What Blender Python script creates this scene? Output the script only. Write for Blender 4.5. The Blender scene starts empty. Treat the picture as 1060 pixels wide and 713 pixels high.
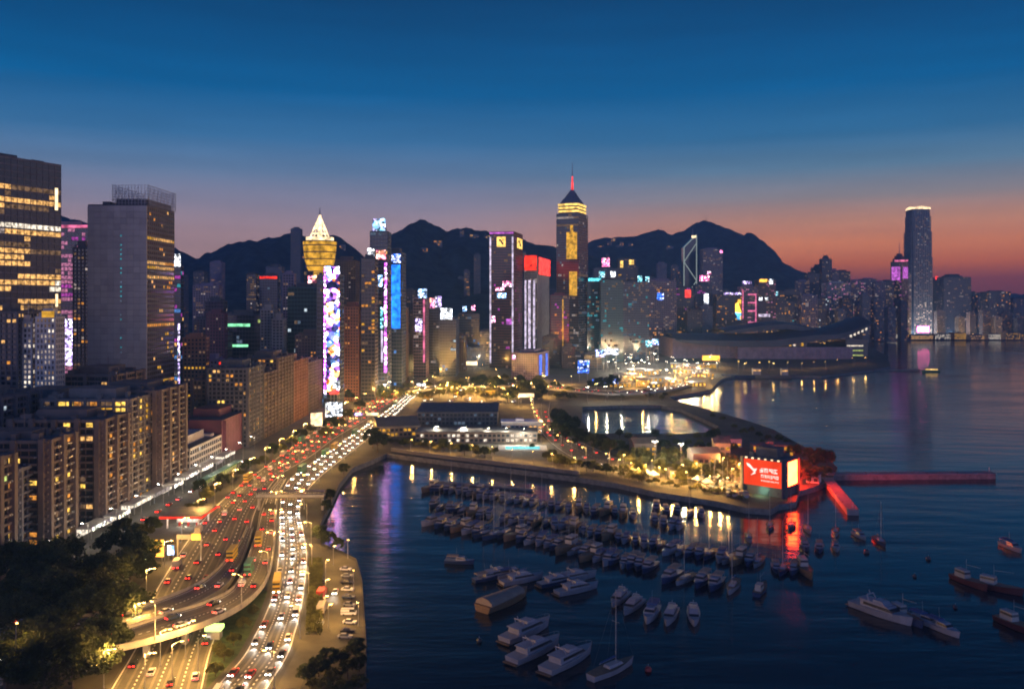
import bpy, math, random
from mathutils import Vector, Matrix, noise as mnoise
from mathutils.geometry import tessellate_polygon
random.seed(11)
S = bpy.context.scene
COL = S.collection
R = math.radians
# ------------------------------------------------------------------ camera, sky, exposure
F, H, YH, CX = 900.0, 105.0, 313.0, 530.0          # focal length (px of a 1060 px frame), eye height, horizon row, centre column
cam = bpy.data.cameras.new('camera'); camo = bpy.data.objects.new('camera', cam); COL.objects.link(camo)
camo.location = (0, 0, H); camo.rotation_euler = (R(90), 0, 0)
cam.sensor_width = 36; cam.lens = 36 * F / 1060; cam.shift_y = -43.5 / 1060
cam.clip_start = 1; cam.clip_end = 60000
S.camera = camo
S.view_settings.view_transform = 'Standard'; S.view_settings.look = 'None'
S.view_settings.exposure = 0; S.view_settings.gamma = 1; S.view_settings.use_curve_mapping = False
S.cycles.filter_width = 1.9; S.cycles.max_bounces = 5; S.cycles.diffuse_bounces = 2; S.cycles.glossy_bounces = 3
S.cycles.transmission_bounces = 2; S.cycles.volume_bounces = 0; S.cycles.transparent_max_bounces = 6
S.cycles.sample_clamp_indirect = 3.0; S.cycles.caustics_reflective = False; S.cycles.caustics_refractive = False
S.cycles.use_light_tree = True
W = bpy.data.worlds.new('World'); S.world = W; W.use_nodes = True
AIR = .00012                                       # density of the dusk haze, per metre
SUN_AZ = 33.0                                        # afterglow to the right of the view axis, degrees
def build_world():
    nt = W.node_tree; n = nt.nodes; l = nt.links
    n.clear()
    out = n.new('ShaderNodeOutputWorld'); bg = n.new('ShaderNodeBackground')
    sky = n.new('ShaderNodeTexSky'); sky.sky_type = 'NISHITA'; sky.sun_disc = False
    sky.sun_elevation = R(-4.0); sky.sun_rotation = R(SUN_AZ)
    sky.altitude = 100; sky.air_density = 1.5; sky.dust_density = 2.0; sky.ozone_density = 4.0
    geo = n.new('ShaderNodeTexCoord')
    sep = n.new('ShaderNodeSeparateXYZ'); l.new(geo.outputs['Generated'], sep.inputs[0])
    # how far a direction lies towards the afterglow (1 towards it, 0 away)
    dot = n.new('ShaderNodeVectorMath'); dot.operation = 'DOT_PRODUCT'
    dot.inputs[1].default_value = (math.sin(R(SUN_AZ)), math.cos(R(SUN_AZ)), 0)
    l.new(geo.outputs['Generated'], dot.inputs[0])
    az = n.new('ShaderNodeMapRange'); az.inputs[1].default_value = 0.76; az.inputs[2].default_value = 1.0
    az.interpolation_type = 'SMOOTHSTEP'
    l.new(dot.outputs['Value'], az.inputs[0])
    def ramp(stops):
        r = n.new('ShaderNodeValToRGB'); cr = r.color_ramp
        while len(cr.elements) < len(stops): cr.elements.new(0.5)
        for e, (p, c) in zip(cr.elements, stops):
            el = max(-.02 + .5 * p, .03); T = math.exp(-min(6500, 535 / el) * AIR)     # the haze in front takes this share and adds its own light
            e.position = p; e.color = (*[max(.0005, (srgb(v) - g * (1 - T)) / T) for v, g in zip(c, (.009, .023, .082))], 1)
        l.new(mr.outputs[0], r.inputs[0]); return r
    mr = n.new('ShaderNodeMapRange'); mr.inputs[1].default_value = -0.02; mr.inputs[2].default_value = 0.48
    l.new(sep.outputs['Z'], mr.inputs[0])
    # dusk air: colours against the sine of the elevation (0 = horizon)
    away = ramp([(0.0, (120, 92, 104)), (0.10, (148, 118, 122)), (0.19, (152, 127, 136)), (0.256, (128, 124, 146)), (0.33, (90, 117, 152)), (0.40, (54, 106, 152)), (0.50, (10, 90, 144)), (0.60, (0, 77, 128)), (0.70, (0, 64, 110)), (1.0, (0, 34, 72))])
    glow = ramp([(0.0, (62, 44, 70)), (0.09, (112, 62, 78)), (0.124, (168, 90, 74)), (0.168, (194, 118, 90)), (0.212, (174, 122, 106)), (0.268, (128, 122, 130)), (0.33, (84, 116, 144)), (0.40, (46, 103, 147)), (0.50, (8, 89, 142)), (0.60, (0, 77, 128)), (0.70, (0, 64, 110)), (1.0, (0, 34, 72))])
    # faint streaks of high cloud low over the afterglow
    cm_ = n.new('ShaderNodeMapping'); cm_.inputs['Scale'].default_value = (2.2, 2.2, 26); l.new(geo.outputs['Generated'], cm_.inputs[0])
    cz = n.new('ShaderNodeTexNoise'); cz.inputs['Scale'].default_value = 2.0; cz.inputs['Detail'].default_value = 4; l.new(cm_.outputs[0], cz.inputs['Vector'])
    cr_ = n.new('ShaderNodeMapRange'); cr_.inputs[1].default_value = .35; cr_.inputs[2].default_value = .7; cr_.inputs[3].default_value = .95; cr_.inputs[4].default_value = 1.07; l.new(cz.outputs['Fac'], cr_.inputs[0])
    mx = n.new('ShaderNodeMix'); mx.data_type = 'RGBA'
    l.new(az.outputs[0], mx.inputs[0]); l.new(away.outputs[0], mx.inputs[6]); l.new(glow.outputs[0], mx.inputs[7])
    # unseen sky behind the viewer: extra brightness and blue added to light the facades
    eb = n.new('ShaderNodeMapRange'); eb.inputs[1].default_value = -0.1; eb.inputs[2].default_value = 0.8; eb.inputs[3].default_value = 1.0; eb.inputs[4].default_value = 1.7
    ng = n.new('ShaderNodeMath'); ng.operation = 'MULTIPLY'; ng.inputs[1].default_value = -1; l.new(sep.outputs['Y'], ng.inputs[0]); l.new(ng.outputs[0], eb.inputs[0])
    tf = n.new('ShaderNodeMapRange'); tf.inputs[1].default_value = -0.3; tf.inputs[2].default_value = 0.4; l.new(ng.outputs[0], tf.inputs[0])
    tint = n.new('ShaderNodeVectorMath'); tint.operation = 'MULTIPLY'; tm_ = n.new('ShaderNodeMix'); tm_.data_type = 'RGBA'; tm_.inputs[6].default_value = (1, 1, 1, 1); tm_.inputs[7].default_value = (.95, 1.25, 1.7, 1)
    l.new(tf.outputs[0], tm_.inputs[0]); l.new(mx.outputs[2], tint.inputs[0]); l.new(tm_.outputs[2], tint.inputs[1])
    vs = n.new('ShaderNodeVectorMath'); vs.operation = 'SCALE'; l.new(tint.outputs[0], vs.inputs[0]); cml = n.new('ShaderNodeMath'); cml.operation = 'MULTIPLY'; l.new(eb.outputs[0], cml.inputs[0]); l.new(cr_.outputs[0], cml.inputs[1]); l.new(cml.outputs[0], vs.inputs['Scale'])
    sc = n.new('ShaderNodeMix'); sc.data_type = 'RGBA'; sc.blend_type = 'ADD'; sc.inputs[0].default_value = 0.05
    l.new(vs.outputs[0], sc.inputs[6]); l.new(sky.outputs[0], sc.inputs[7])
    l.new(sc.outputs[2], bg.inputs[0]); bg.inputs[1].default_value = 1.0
    l.new(bg.outputs[0], out.inputs[0])
def srgb(v):
    v /= 255.0
    return v / 12.92 if v <= 0.04045 else ((v + 0.055) / 1.055) ** 2.4
build_world()
sl = bpy.data.lights.new('afterglow', 'SUN'); slo = bpy.data.objects.new('afterglow', sl); COL.objects.link(slo)
sl.energy = 0.10; sl.angle = R(40); sl.color = (1.0, 0.62, 0.5)
slo.rotation_euler = Vector((-math.sin(R(60)), -math.cos(R(60)), -0.14)).to_track_quat('-Z', 'Y').to_euler()

# ------------------------------------------------------------------ helpers
def G(px, py, z=3.0):
    Y = F * (H - z) / (py - YH)
    return ((px - CX) * Y / F, Y)
def XA(px, Y): return (px - CX) * Y / F
def ZA(py, Y): return H - (py - YH) * Y / F
def tag(o, label=None, cat=None, group=None, kind=None):
    if label: o['label'] = label
    if cat: o['category'] = cat
    if group: o['group'] = group
    if kind: o['kind'] = kind
    return o
def empty(name, loc, rz=0.0, label=None, cat=None, group=None):
    o = bpy.data.objects.new(name, None); COL.objects.link(o)
    o.empty_display_size = 1; o.location = loc; o.rotation_euler = (0, 0, rz)
    return tag(o, label, cat, group)
class MB:
    def __init__(s): s.v = []; s.f = []; s.m = []
    def face(s, pts, mi=0):
        b = len(s.v); s.v.extend([tuple(p) for p in pts]); s.f.append(tuple(range(b, b + len(pts)))); s.m.append(mi)
    def box(s, x0, x1, y0, y1, z0, z1, mi=0, top=None, bottom=True):
        b = len(s.v)
        s.v.extend([(x0, y0, z0), (x1, y0, z0), (x1, y1, z0), (x0, y1, z0), (x0, y0, z1), (x1, y0, z1), (x1, y1, z1), (x0, y1, z1)])
        for q in ((0, 1, 5, 4), (1, 2, 6, 5), (2, 3, 7, 6), (3, 0, 4, 7)):
            s.f.append(tuple(b + i for i in q)); s.m.append(mi)
        s.f.append((b + 4, b + 5, b + 6, b + 7)); s.m.append(mi if top is None else top)
        if bottom: s.f.append((b + 3, b + 2, b + 1, b)); s.m.append(mi)
    def obox(s, c, ang, lx, ly, z0, z1, mi=0):
        ca, sa = math.cos(ang), math.sin(ang); b = len(s.v)
        for z in (z0, z1):
            for (u, v) in ((-.5, -.5), (.5, -.5), (.5, .5), (-.5, .5)):
                s.v.append((c[0] + u * lx * ca - v * ly * sa, c[1] + u * lx * sa + v * ly * ca, z))
        for q in ((0, 1, 5, 4), (1, 2, 6, 5), (2, 3, 7, 6), (3, 0, 4, 7), (4, 5, 6, 7), (3, 2, 1, 0)):
            s.f.append(tuple(b + i for i in q)); s.m.append(mi)
    def prism(s, poly, z0, z1, mi=0, top=None, bottom=True):
        n = len(poly); b = len(s.v)
        s.v.extend([(p[0], p[1], z0) for p in poly] + [(p[0], p[1], z1) for p in poly])
        for i in range(n):
            j = (i + 1) % n; s.f.append((b + i, b + j, b + n + j, b + n + i)); s.m.append(mi)
        s.f.append(tuple(b + n + i for i in range(n))); s.m.append(mi if top is None else top)
        if bottom: s.f.append(tuple(b + n - 1 - i for i in range(n))); s.m.append(mi)
    def frustum(s, p0, p1, z0, z1, mi=0, top=None):
        n = len(p0); b = len(s.v)
        s.v.extend([(p[0], p[1], z0) for p in p0] + [(p[0], p[1], z1) for p in p1])
        for i in range(n):
            j = (i + 1) % n; s.f.append((b + i, b + j, b + n + j, b + n + i)); s.m.append(mi)
        s.f.append(tuple(b + n + i for i in range(n))); s.m.append(mi if top is None else top)
    def tube(s, a, c, r0, r1=None, n=6, mi=0):
        r1 = r0 if r1 is None else r1
        a = Vector(a); c = Vector(c); d = (c - a)
        if d.length < 1e-6: return
        d.normalize(); u = d.orthogonal().normalized(); w = d.cross(u); b = len(s.v)
        for p, r in ((a, r0), (c, r1)):
            for i in range(n):
                t = 2 * math.pi * i / n; q = p + (u * math.cos(t) + w * math.sin(t)) * r; s.v.append(tuple(q))
        for i in range(n):
            j = (i + 1) % n; s.f.append((b + i, b + j, b + n + j, b + n + i)); s.m.append(mi)
        s.f.append(tuple(b + n + i for i in range(n))); s.m.append(mi)
        s.f.append(tuple(b + n - 1 - i for i in range(n))); s.m.append(mi)
    def mesh(s, name, mats, smooth=False):
        me = bpy.data.meshes.new(name); me.from_pydata(s.v, [], s.f)
        for m in (mats if isinstance(mats, (list, tuple)) else [mats]): me.materials.append(m)
        me.polygons.foreach_set('material_index', s.m)
        if smooth: me.polygons.foreach_set('use_smooth', [True] * len(s.f))
        me.update(); return me
    def build(s, name, mats, parent=None, loc=(0, 0, 0), rz=0, smooth=False):
        return link(name, s.mesh(name, mats, smooth), parent, loc, rz)
def link(name, me, parent=None, loc=(0, 0, 0), rz=0):
    o = bpy.data.objects.new(name, me); COL.objects.link(o)
    o.location = loc; o.rotation_euler = (0, 0, rz)
    if parent: o.parent = parent
    return o
KIDS = {}
def copy_tree(root, loc, rz=0, scale=None, label=None, group=None):
    r = root.copy(); COL.objects.link(r); r.location = loc; r.rotation_euler = (0, 0, rz)
    if scale: r.scale = scale
    if label: r['label'] = label
    if group: r['group'] = group
    kids = KIDS.get(root.name)
    if kids is None:
        kids = KIDS[root.name] = [(c, list(c.children)) for c in root.children]
    for c, gs in kids:
        d = c.copy(); COL.objects.link(d); d.parent = r
        for g in gs:
            e = g.copy(); COL.objects.link(e); e.parent = d
    return r
def ordinal(n):
    if n >= 100: return 'hundredth' if n == 100 else 'hundred-and-' + ordinal(n - 100)
    w = ['first', 'second', 'third', 'fourth', 'fifth', 'sixth', 'seventh', 'eighth', 'ninth', 'tenth', 'eleventh', 'twelfth', 'thirteenth',
         'fourteenth', 'fifteenth', 'sixteenth', 'seventeenth', 'eighteenth', 'nineteenth', 'twentieth']
    return w[n - 1] if n <= 20 else {2: 'twenty-', 3: 'thirty-', 4: 'forty-', 5: 'fifty-', 6: 'sixty-', 7: 'seventy-', 8: 'eighty-', 9: 'ninety-'}[n // 10] + w[n % 10 - 1] if n % 10 else {2: 'twentieth', 3: 'thirtieth', 4: 'fortieth', 5: 'fiftieth', 6: 'sixtieth', 7: 'seventieth', 8: 'eightieth', 9: 'ninetieth'}[n // 10]
# ------------------------------------------------------------------ materials
M = {}
def mat(name, col, rough=0.7, metal=0.0, var=0.25, scale=0.4, bump=0.0, spec=0.5):
    m = bpy.data.materials.new(name); m.use_nodes = True; nt = m.node_tree; n = nt.nodes; l = nt.links
    b = n['Principled BSDF']; b.inputs['Roughness'].default_value = rough; b.inputs['Metallic'].default_value = metal
    b.inputs['Specular IOR Level'].default_value = spec
    geo = n.new('ShaderNodeNewGeometry'); nz = n.new('ShaderNodeTexNoise'); nz.inputs['Scale'].default_value = scale
    nz.inputs['Detail'].default_value = 5; nz.inputs['Roughness'].default_value = 0.65
    l.new(geo.outputs['Position'], nz.inputs['Vector'])
    mr = n.new('ShaderNodeMapRange'); mr.inputs[1].default_value = 0.3; mr.inputs[2].default_value = 0.7
    mr.inputs[3].default_value = 1 - var; mr.inputs[4].default_value = 1 + var; l.new(nz.outputs['Fac'], mr.inputs[0])
    mm = n.new('ShaderNodeVectorMath'); mm.operation = 'SCALE'; mm.inputs[0].default_value = col
    l.new(mr.outputs[0], mm.inputs['Scale']); l.new(mm.outputs[0], b.inputs['Base Color'])
    if bump:
        bp = n.new('ShaderNodeBump'); bp.inputs['Strength'].default_value = bump; bp.inputs['Distance'].default_value = 0.3
        l.new(nz.outputs['Fac'], bp.inputs['Height']); l.new(bp.outputs[0], b.inputs['Normal'])
    M[name] = m; return m
def emit(name, col, strength, sampled=False, var=0.5, scale=0.5):
    m = bpy.data.materials.new(name); m.use_nodes = True; nt = m.node_tree; n = nt.nodes; l = nt.links; n.clear()
    out = n.new('ShaderNodeOutputMaterial'); e = n.new('ShaderNodeEmission'); e.inputs[0].default_value = (*col, 1)
    l.new(e.outputs[0], out.inputs[0])
    if var:
        geo = n.new('ShaderNodeNewGeometry'); nz = n.new('ShaderNodeTexNoise'); nz.inputs['Scale'].default_value = scale; nz.inputs['Detail'].default_value = 2
        l.new(geo.outputs['Position'], nz.inputs['Vector'])
        mr = n.new('ShaderNodeMapRange'); mr.inputs[1].default_value = 0.3; mr.inputs[2].default_value = 0.7
        mr.inputs[3].default_value = strength * (1 - var); mr.inputs[4].default_value = strength * (1 + var)
        l.new(nz.outputs['Fac'], mr.inputs[0]); l.new(mr.outputs[0], e.inputs[1])
    else: e.inputs[1].default_value = strength
    m.cycles.emission_sampling = 'FRONT_BACK' if sampled else 'NONE'
    M[name] = m; return m
def led(name, strength, scale, sat=1.6, tint=None, palette=None):
    """screen content: a mosaic of coloured patches"""
    m = bpy.data.materials.new(name); m.use_nodes = True; nt = m.node_tree; n = nt.nodes; l = nt.links; n.clear()
    out = n.new('ShaderNodeOutputMaterial'); e = n.new('ShaderNodeEmission'); l.new(e.outputs[0], out.inputs[0])
    geo = n.new('ShaderNodeNewGeometry'); v = n.new('ShaderNodeTexVoronoi'); v.inputs['Scale'].default_value = scale
    l.new(geo.outputs['Position'], v.inputs['Vector'])
    hs = n.new('ShaderNodeHueSaturation'); hs.inputs['Saturation'].default_value = sat; hs.inputs['Value'].default_value = 1.0
    l.new(v.outputs['Color'], hs.inputs['Color'])
    if palette:
        s0 = n.new('ShaderNodeSeparateXYZ'); l.new(v.outputs['Color'], s0.inputs[0]); cr = n.new('ShaderNodeValToRGB'); cr.color_ramp.interpolation = 'CONSTANT'
        while len(cr.color_ramp.elements) < len(palette): cr.color_ramp.elements.new(.5)
        for i, (el, c) in enumerate(zip(cr.color_ramp.elements, palette)): el.position = i / len(palette); el.color = (*c, 1)
        l.new(s0.outputs[1], cr.inputs[0]); l.new(cr.outputs[0], e.inputs[0])
    elif tint:
        mx = n.new('ShaderNodeMix'); mx.data_type = 'RGBA'; mx.inputs[0].default_value = 0.6; mx.inputs[7].default_value = (*tint, 1)
        l.new(hs.outputs[0], mx.inputs[6]); l.new(mx.outputs[2], e.inputs[0])
    else: l.new(hs.outputs[0], e.inputs[0])
    v2 = n.new('ShaderNodeTexVoronoi'); v2.inputs['Scale'].default_value = scale * 1.7; l.new(geo.outputs['Position'], v2.inputs['Vector'])
    sp = n.new('ShaderNodeSeparateXYZ'); l.new(v2.outputs['Color'], sp.inputs[0]); pw = n.new('ShaderNodeMath'); pw.operation = 'POWER'; pw.inputs[1].default_value = 2.5; l.new(sp.outputs[0], pw.inputs[0])
    ml = n.new('ShaderNodeMath'); ml.operation = 'MULTIPLY_ADD'; ml.inputs[1].default_value = strength * 2; ml.inputs[2].default_value = strength * .04; l.new(pw.outputs[0], ml.inputs[0]); l.new(ml.outputs[0], e.inputs[1])
    m.cycles.emission_sampling = 'FRONT_BACK'; M[name] = m; return m
# walls
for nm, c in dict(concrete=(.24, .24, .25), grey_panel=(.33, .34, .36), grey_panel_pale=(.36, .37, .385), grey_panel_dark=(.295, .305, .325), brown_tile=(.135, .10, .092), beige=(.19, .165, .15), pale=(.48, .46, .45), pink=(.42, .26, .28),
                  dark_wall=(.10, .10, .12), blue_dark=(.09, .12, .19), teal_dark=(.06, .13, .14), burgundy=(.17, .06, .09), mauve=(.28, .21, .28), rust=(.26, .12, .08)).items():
    mat(nm, c, 0.75, var=0.1 if nm.startswith('grey_panel') else 0.28, scale=0.12)
mat('glass_dark', (.03, .035, .045), 0.14, var=0.3, scale=.08, spec=.8); mat('glass_blue', (.03, .05, .08), 0.12, var=0.3, scale=.08, spec=.8)
mat('glass_teal', (.025, .06, .065), 0.12, var=0.3, scale=.08, spec=.8); mat('glass_bronze', (.06, .045, .035), 0.15, var=0.3, scale=.08, spec=.8)
mat('roof', (.11, .11, .115), .9, var=.35, scale=.25); mat('metal', (.35, .35, .37), .45, .6); mat('dark_metal', (.08, .08, .09), .5, .5)
mat('asphalt', (.10, .095, .085), .85, var=.3, scale=.15, bump=.1); mat('paving', (.105, .095, .075), .85, var=.3, scale=.12); mat('line', (.75, .74, .7), .7, var=.15)
mat('asphalt_worn', (.17, .155, .13), .75, var=.3, scale=.2); mat('deck', (.13, .12, .105), .8, var=.25, scale=.12); mat('barrier', (.34, .32, .29), .8, var=.25, scale=.3); mat('ground', (.075, .07, .058), .9, var=.4, scale=.05)
mat('stone', (.20, .19, .175), .9, var=.4, scale=.35, bump=.4); mat('grass', (.045, .075, .025), .95, var=.5, scale=.3)
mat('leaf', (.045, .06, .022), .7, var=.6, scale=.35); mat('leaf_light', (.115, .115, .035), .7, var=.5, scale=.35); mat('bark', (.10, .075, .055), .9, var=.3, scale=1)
mat('hill', (.03, .058, .055), 1.0, var=.95, scale=.022, bump=1.0, spec=.1)
mat('white_paint', (.78, .78, .8), .35, var=.08); mat('gelcoat', (.33, .31, .33), .4, var=.15); mat('cream_paint', (.42, .38, .34), .5, var=.12); mat('navy_paint', (.03, .05, .12), .35, var=.15); mat('red_paint', (.45, .04, .03), .45, var=.15)
mat('maroon_glow_and_lens', (.12, .03, .03), .45, var=.2); mat('grey_paint', (.3, .31, .33), .45, var=.15); mat('wood', (.22, .13, .07), .6, var=.3, scale=2); mat('canvas_blue', (.05, .09, .2), .8); mat('canvas_tan', (.30, .23, .17), .85, var=.2); mat('rubber', (.03, .03, .03), .8)  # maroon: red glow painted into dark work boat hulls; also unlit tail lamp glass
mat('yellow_paint', (.6, .42, .05), .5, var=.15); mat('green_paint', (.05, .22, .14), .5, var=.2); mat('black_paint', (.02, .02, .022), .3)
def translucent(name, share):
    nt = M[name].node_tree; n = nt.nodes; l = nt.links; b = n['Principled BSDF']; out = n['Material Output']
    t = n.new('ShaderNodeBsdfTranslucent'); mx = n.new('ShaderNodeMixShader'); mx.inputs[0].default_value = share
    l.new(b.inputs['Base Color'].links[0].from_socket, t.inputs['Color']); l.new(b.outputs[0], mx.inputs[1]); l.new(t.outputs[0], mx.inputs[2]); l.new(mx.outputs[0], out.inputs['Surface'])
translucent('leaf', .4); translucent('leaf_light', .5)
# lit windows (seen, not sampled) and real light sources (sampled)
WIN = dict(warm=((1, .52, .16), 1.0), amber=((1, .38, .06), .75), white=((1, .86, .68), 1.1), cool=((.75, .9, 1), .8), green=((.75, .9, .25), .6), dim=((1, .58, .32), .16),
           pale=((1, .8, .72), .36), dimcool=((.5, .7, 1), .16), pinkish=((1, .35, .6), .5), blueish=((.15, .4, 1), .6), teal=((.1, .75, .9), .4), gold=((1, .5, .04), .75), yellow=((1, .6, .1), 1.4), magenta=((.8, .1, .7), .5))
for k, (c, s) in WIN.items(): emit('win_' + k, c, s, False, .85, .55)
# ------------------------------------------------------------------ water, land, hills
def water():
    m = bpy.data.materials.new('sea_water'); m.use_nodes = True; nt = m.node_tree; n = nt.nodes; l = nt.links
    b = n['Principled BSDF']; b.inputs['Base Color'].default_value = (.004, .012, .022, 1); b.inputs['Roughness'].default_value = .13; b.inputs['IOR'].default_value = 1.33
    geo = n.new('ShaderNodeNewGeometry')
    def wave(scale, sx, sy, rot):
        mp = n.new('ShaderNodeMapping'); mp.inputs['Scale'].default_value = (sx, sy, 1); mp.inputs['Rotation'].default_value = (0, 0, R(rot))
        l.new(geo.outputs['Position'], mp.inputs[0]); z = n.new('ShaderNodeTexNoise'); z.inputs['Scale'].default_value = scale; z.inputs['Detail'].default_value = 3
        l.new(mp.outputs[0], z.inputs['Vector']); return z
    a = wave(.05, .45, 1.6, 8); c = wave(.35, .6, 1.2, -12)
    # long wakes across the open water on the right
    mp = n.new('ShaderNodeMapping'); mp.inputs['Rotation'].default_value = (0, 0, R(14)); l.new(geo.outputs['Position'], mp.inputs[0])
    wv = n.new('ShaderNodeTexWave'); wv.bands_direction = 'Y'; wv.inputs['Scale'].default_value = .014; wv.inputs['Distortion'].default_value = 6; wv.inputs['Detail'].default_value = 2; wv.inputs['Detail Scale'].default_value = .6
    l.new(mp.outputs[0], wv.inputs['Vector'])
    s1 = n.new('ShaderNodeMath'); s1.operation = 'MULTIPLY_ADD'; s1.inputs[1].default_value = .22; l.new(c.outputs['Fac'], s1.inputs[0]); l.new(a.outputs['Fac'], s1.inputs[2])
    s2 = n.new('ShaderNodeMath'); s2.operation = 'MULTIPLY_ADD'; s2.inputs[1].default_value = .13; l.new(wv.outputs['Fac'], s2.inputs[0]); l.new(s1.outputs[0], s2.inputs[2])
    # wind patches: smooth slicks and ruffled areas
    wp = wave(.006, 1, 2.2, 20); rr = n.new('ShaderNodeMapRange'); rr.inputs[1].default_value = .35; rr.inputs[2].default_value = .65; rr.inputs[3].default_value = .09; rr.inputs[4].default_value = .17
    l.new(wp.outputs['Fac'], rr.inputs[0]); l.new(rr.outputs[0], b.inputs['Roughness'])
    br = n.new('ShaderNodeMapRange'); br.inputs[1].default_value = .35; br.inputs[2].default_value = .65; br.inputs[3].default_value = .18; br.inputs[4].default_value = .42; l.new(wp.outputs['Fac'], br.inputs[0])
    bp = n.new('ShaderNodeBump'); l.new(br.outputs[0], bp.inputs['Strength']); bp.inputs['Strength'].default_value = .30; bp.inputs['Distance'].default_value = 1.2
    l.new(s2.outputs[0], bp.inputs['Height']); l.new(bp.outputs[0], b.inputs['Normal'])
    M['sea'] = m
    mb = MB(); mb.face([(-9000, 60, 0), (9000, 60, 0), (9000, 30000, 0), (-9000, 30000, 0)])
    tag(mb.build('water', m), kind='structure')
water()
LZ = 3.0
COAST = [(381, 765), (379, 700), (379, 660), (375, 600), (369, 578), (352, 569), (334, 562), (328, 553), (333, 538), (345, 515), (352, 500), (365, 484), (385, 476), (400, 469), (440, 474),
         (520, 484), (600, 494), (640, 500), (680, 509), (740, 518), (772, 525), (798, 527), (806, 522), (824, 519), (827, 508), (845, 503), (862, 495), (867, 484), (856, 473), (836, 464),
         (812, 451), (800, 444), (770, 434), (735, 424), (700, 415), (692, 411), (715, 407), (735, 403.5), (747, 392), (765, 388), (850, 389), (900, 383), (922, 379), (918, 368), (903, 360), (893, 352.5),
         (960, 350.7), (1060, 351.2), (1200, 352)]
BASIN = [(603, 421), (640, 419.5), (684, 419.5), (705, 423.5), (724, 432), (744, 441), (738, 447), (700, 449), (650, 449), (612, 448), (602, 436)]
def land():
    outer = [G(*p, LZ) for p in COAST] + [(7000, 2450), (8500, 9000), (-8500, 9000), (-3000, 700), (-400, 180)]
    hole = [G(*p, LZ) for p in BASIN]
    polys = [[Vector((x, y, 0)) for x, y in outer], [Vector((x, y, 0)) for x, y in hole]]
    mb = MB(); pts = outer + hole
    mb.v = [(x, y, LZ) for x, y in pts]
    for t in tessellate_polygon(polys):
        a, b, c = [Vector(mb.v[i]) for i in t]
        if (b - a).cross(c - a).z < 0: t = t[::-1]
        mb.f.append(tuple(t)); mb.m.append(0)
    for loop in (outer, hole):
        for i in range(len(loop)):
            p, q = loop[i], loop[(i + 1) % len(loop)]
            mb.face([(p[0], p[1], -3), (q[0], q[1], -3), (q[0], q[1], LZ), (p[0], p[1], LZ)], 1)
    tag(mb.build('ground', [M['ground'], M['stone']]), kind='structure')
land()
def interp(prof, x):
    if x <= prof[0][0]: return prof[0][1]
    for (a, b), (c, d) in zip(prof, prof[1:]):
        if x <= c:
            return b + (d - b) * (x - a) / (c - a)
    return prof[-1][1]
HG = {}
def on_hill(key, px, py):
    """where the view through a pixel first meets a hill"""
    V, nc, nr = HG[key]
    cols = [min(V[:nc], key=lambda v: abs(v[0] / v[1] * F + CX - px))]
    i = V.index(cols[0])
    for j in range(nr + 1):
        x, y, z = V[j * nc + i]
        if z > ZA(py, y): return x, y, z
    return None
def ridge(name, prof, Yc, front, back, step=3.0, seed=0.0, amp=.16):
    x0, x1 = prof[0][0], prof[-1][0]; nc = int((x1 - x0) / step) + 1; nr = 34
    mb = MB(); mb.v = []
    for j in range(nr + 1):
        t = -1 + 2 * j / nr
        for i in range(nc):
            px = x0 + (x1 - x0) * i / (nc - 1)
            zc = ZA(interp(prof, px), Yc) - 3
            zc += 9 * mnoise.noise(Vector((px * .11, seed, 3))) + 5 * mnoise.noise(Vector((px * .35, seed, 8)))
            y = Yc + (front if t < 0 else back) * t
            prof_t = max(0.0, 1 - abs(t)) ** 1.15
            nz = mnoise.fractal(Vector((px * .02 * Yc / 3500, y * .0028, seed)), 1.0, 2.0, 5)
            z = 3 + zc * prof_t * (1 + amp * 2.2 * nz * min(1, abs(t) * 3.5) * (.25 + prof_t))
            mb.v.append((XA(px, Yc), y, max(z, 2.0)))
    for j in range(nr):
        for i in range(nc - 1):
            a = j * nc + i; mb.f.append((a, a + 1, a + nc + 1, a + nc)); mb.m.append(0)
    HG[seed] = (mb.v, nc, nr)
    return tag(mb.build(name, M['hill'], smooth=True), kind='structure')
HILL_A = [(-260, 215), (-60, 210), (0, 212), (60, 222), (92, 232), (130, 246), (180, 257), (205, 268), (220, 260), (236, 252), (265, 249), (298, 243), (306, 240), (316, 244), (345, 243), (362, 253), (378, 268),
          (392, 254), (408, 241), (424, 233), (434, 227.5), (440, 227), (450, 233), (464, 239), (482, 236), (500, 239), (530, 244), (566, 255), (600, 262), (640, 272), (690, 296)]
HILL_B = [(540, 290), (575, 266), (600, 255), (614, 249), (626, 246), (655, 245), (668, 241), (678, 238), (690, 244), (708, 239), (720, 231), (730, 228), (742, 232), (762, 240), (778, 247), (790, 257), (806, 269),
          (826, 281), (850, 289), (872, 296), (910, 305)]
ridge('hills', HILL_A, 3300, 1250, 1500, seed=1.7)
ridge('hills', HILL_B, 4700, 1500, 1500, seed=5.1)
ridge('hills', [(880, 312), (930, 307), (990, 304), (1040, 305), (1100, 301), (1180, 305)], 6000, 300, 300, seed=9.3)
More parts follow.
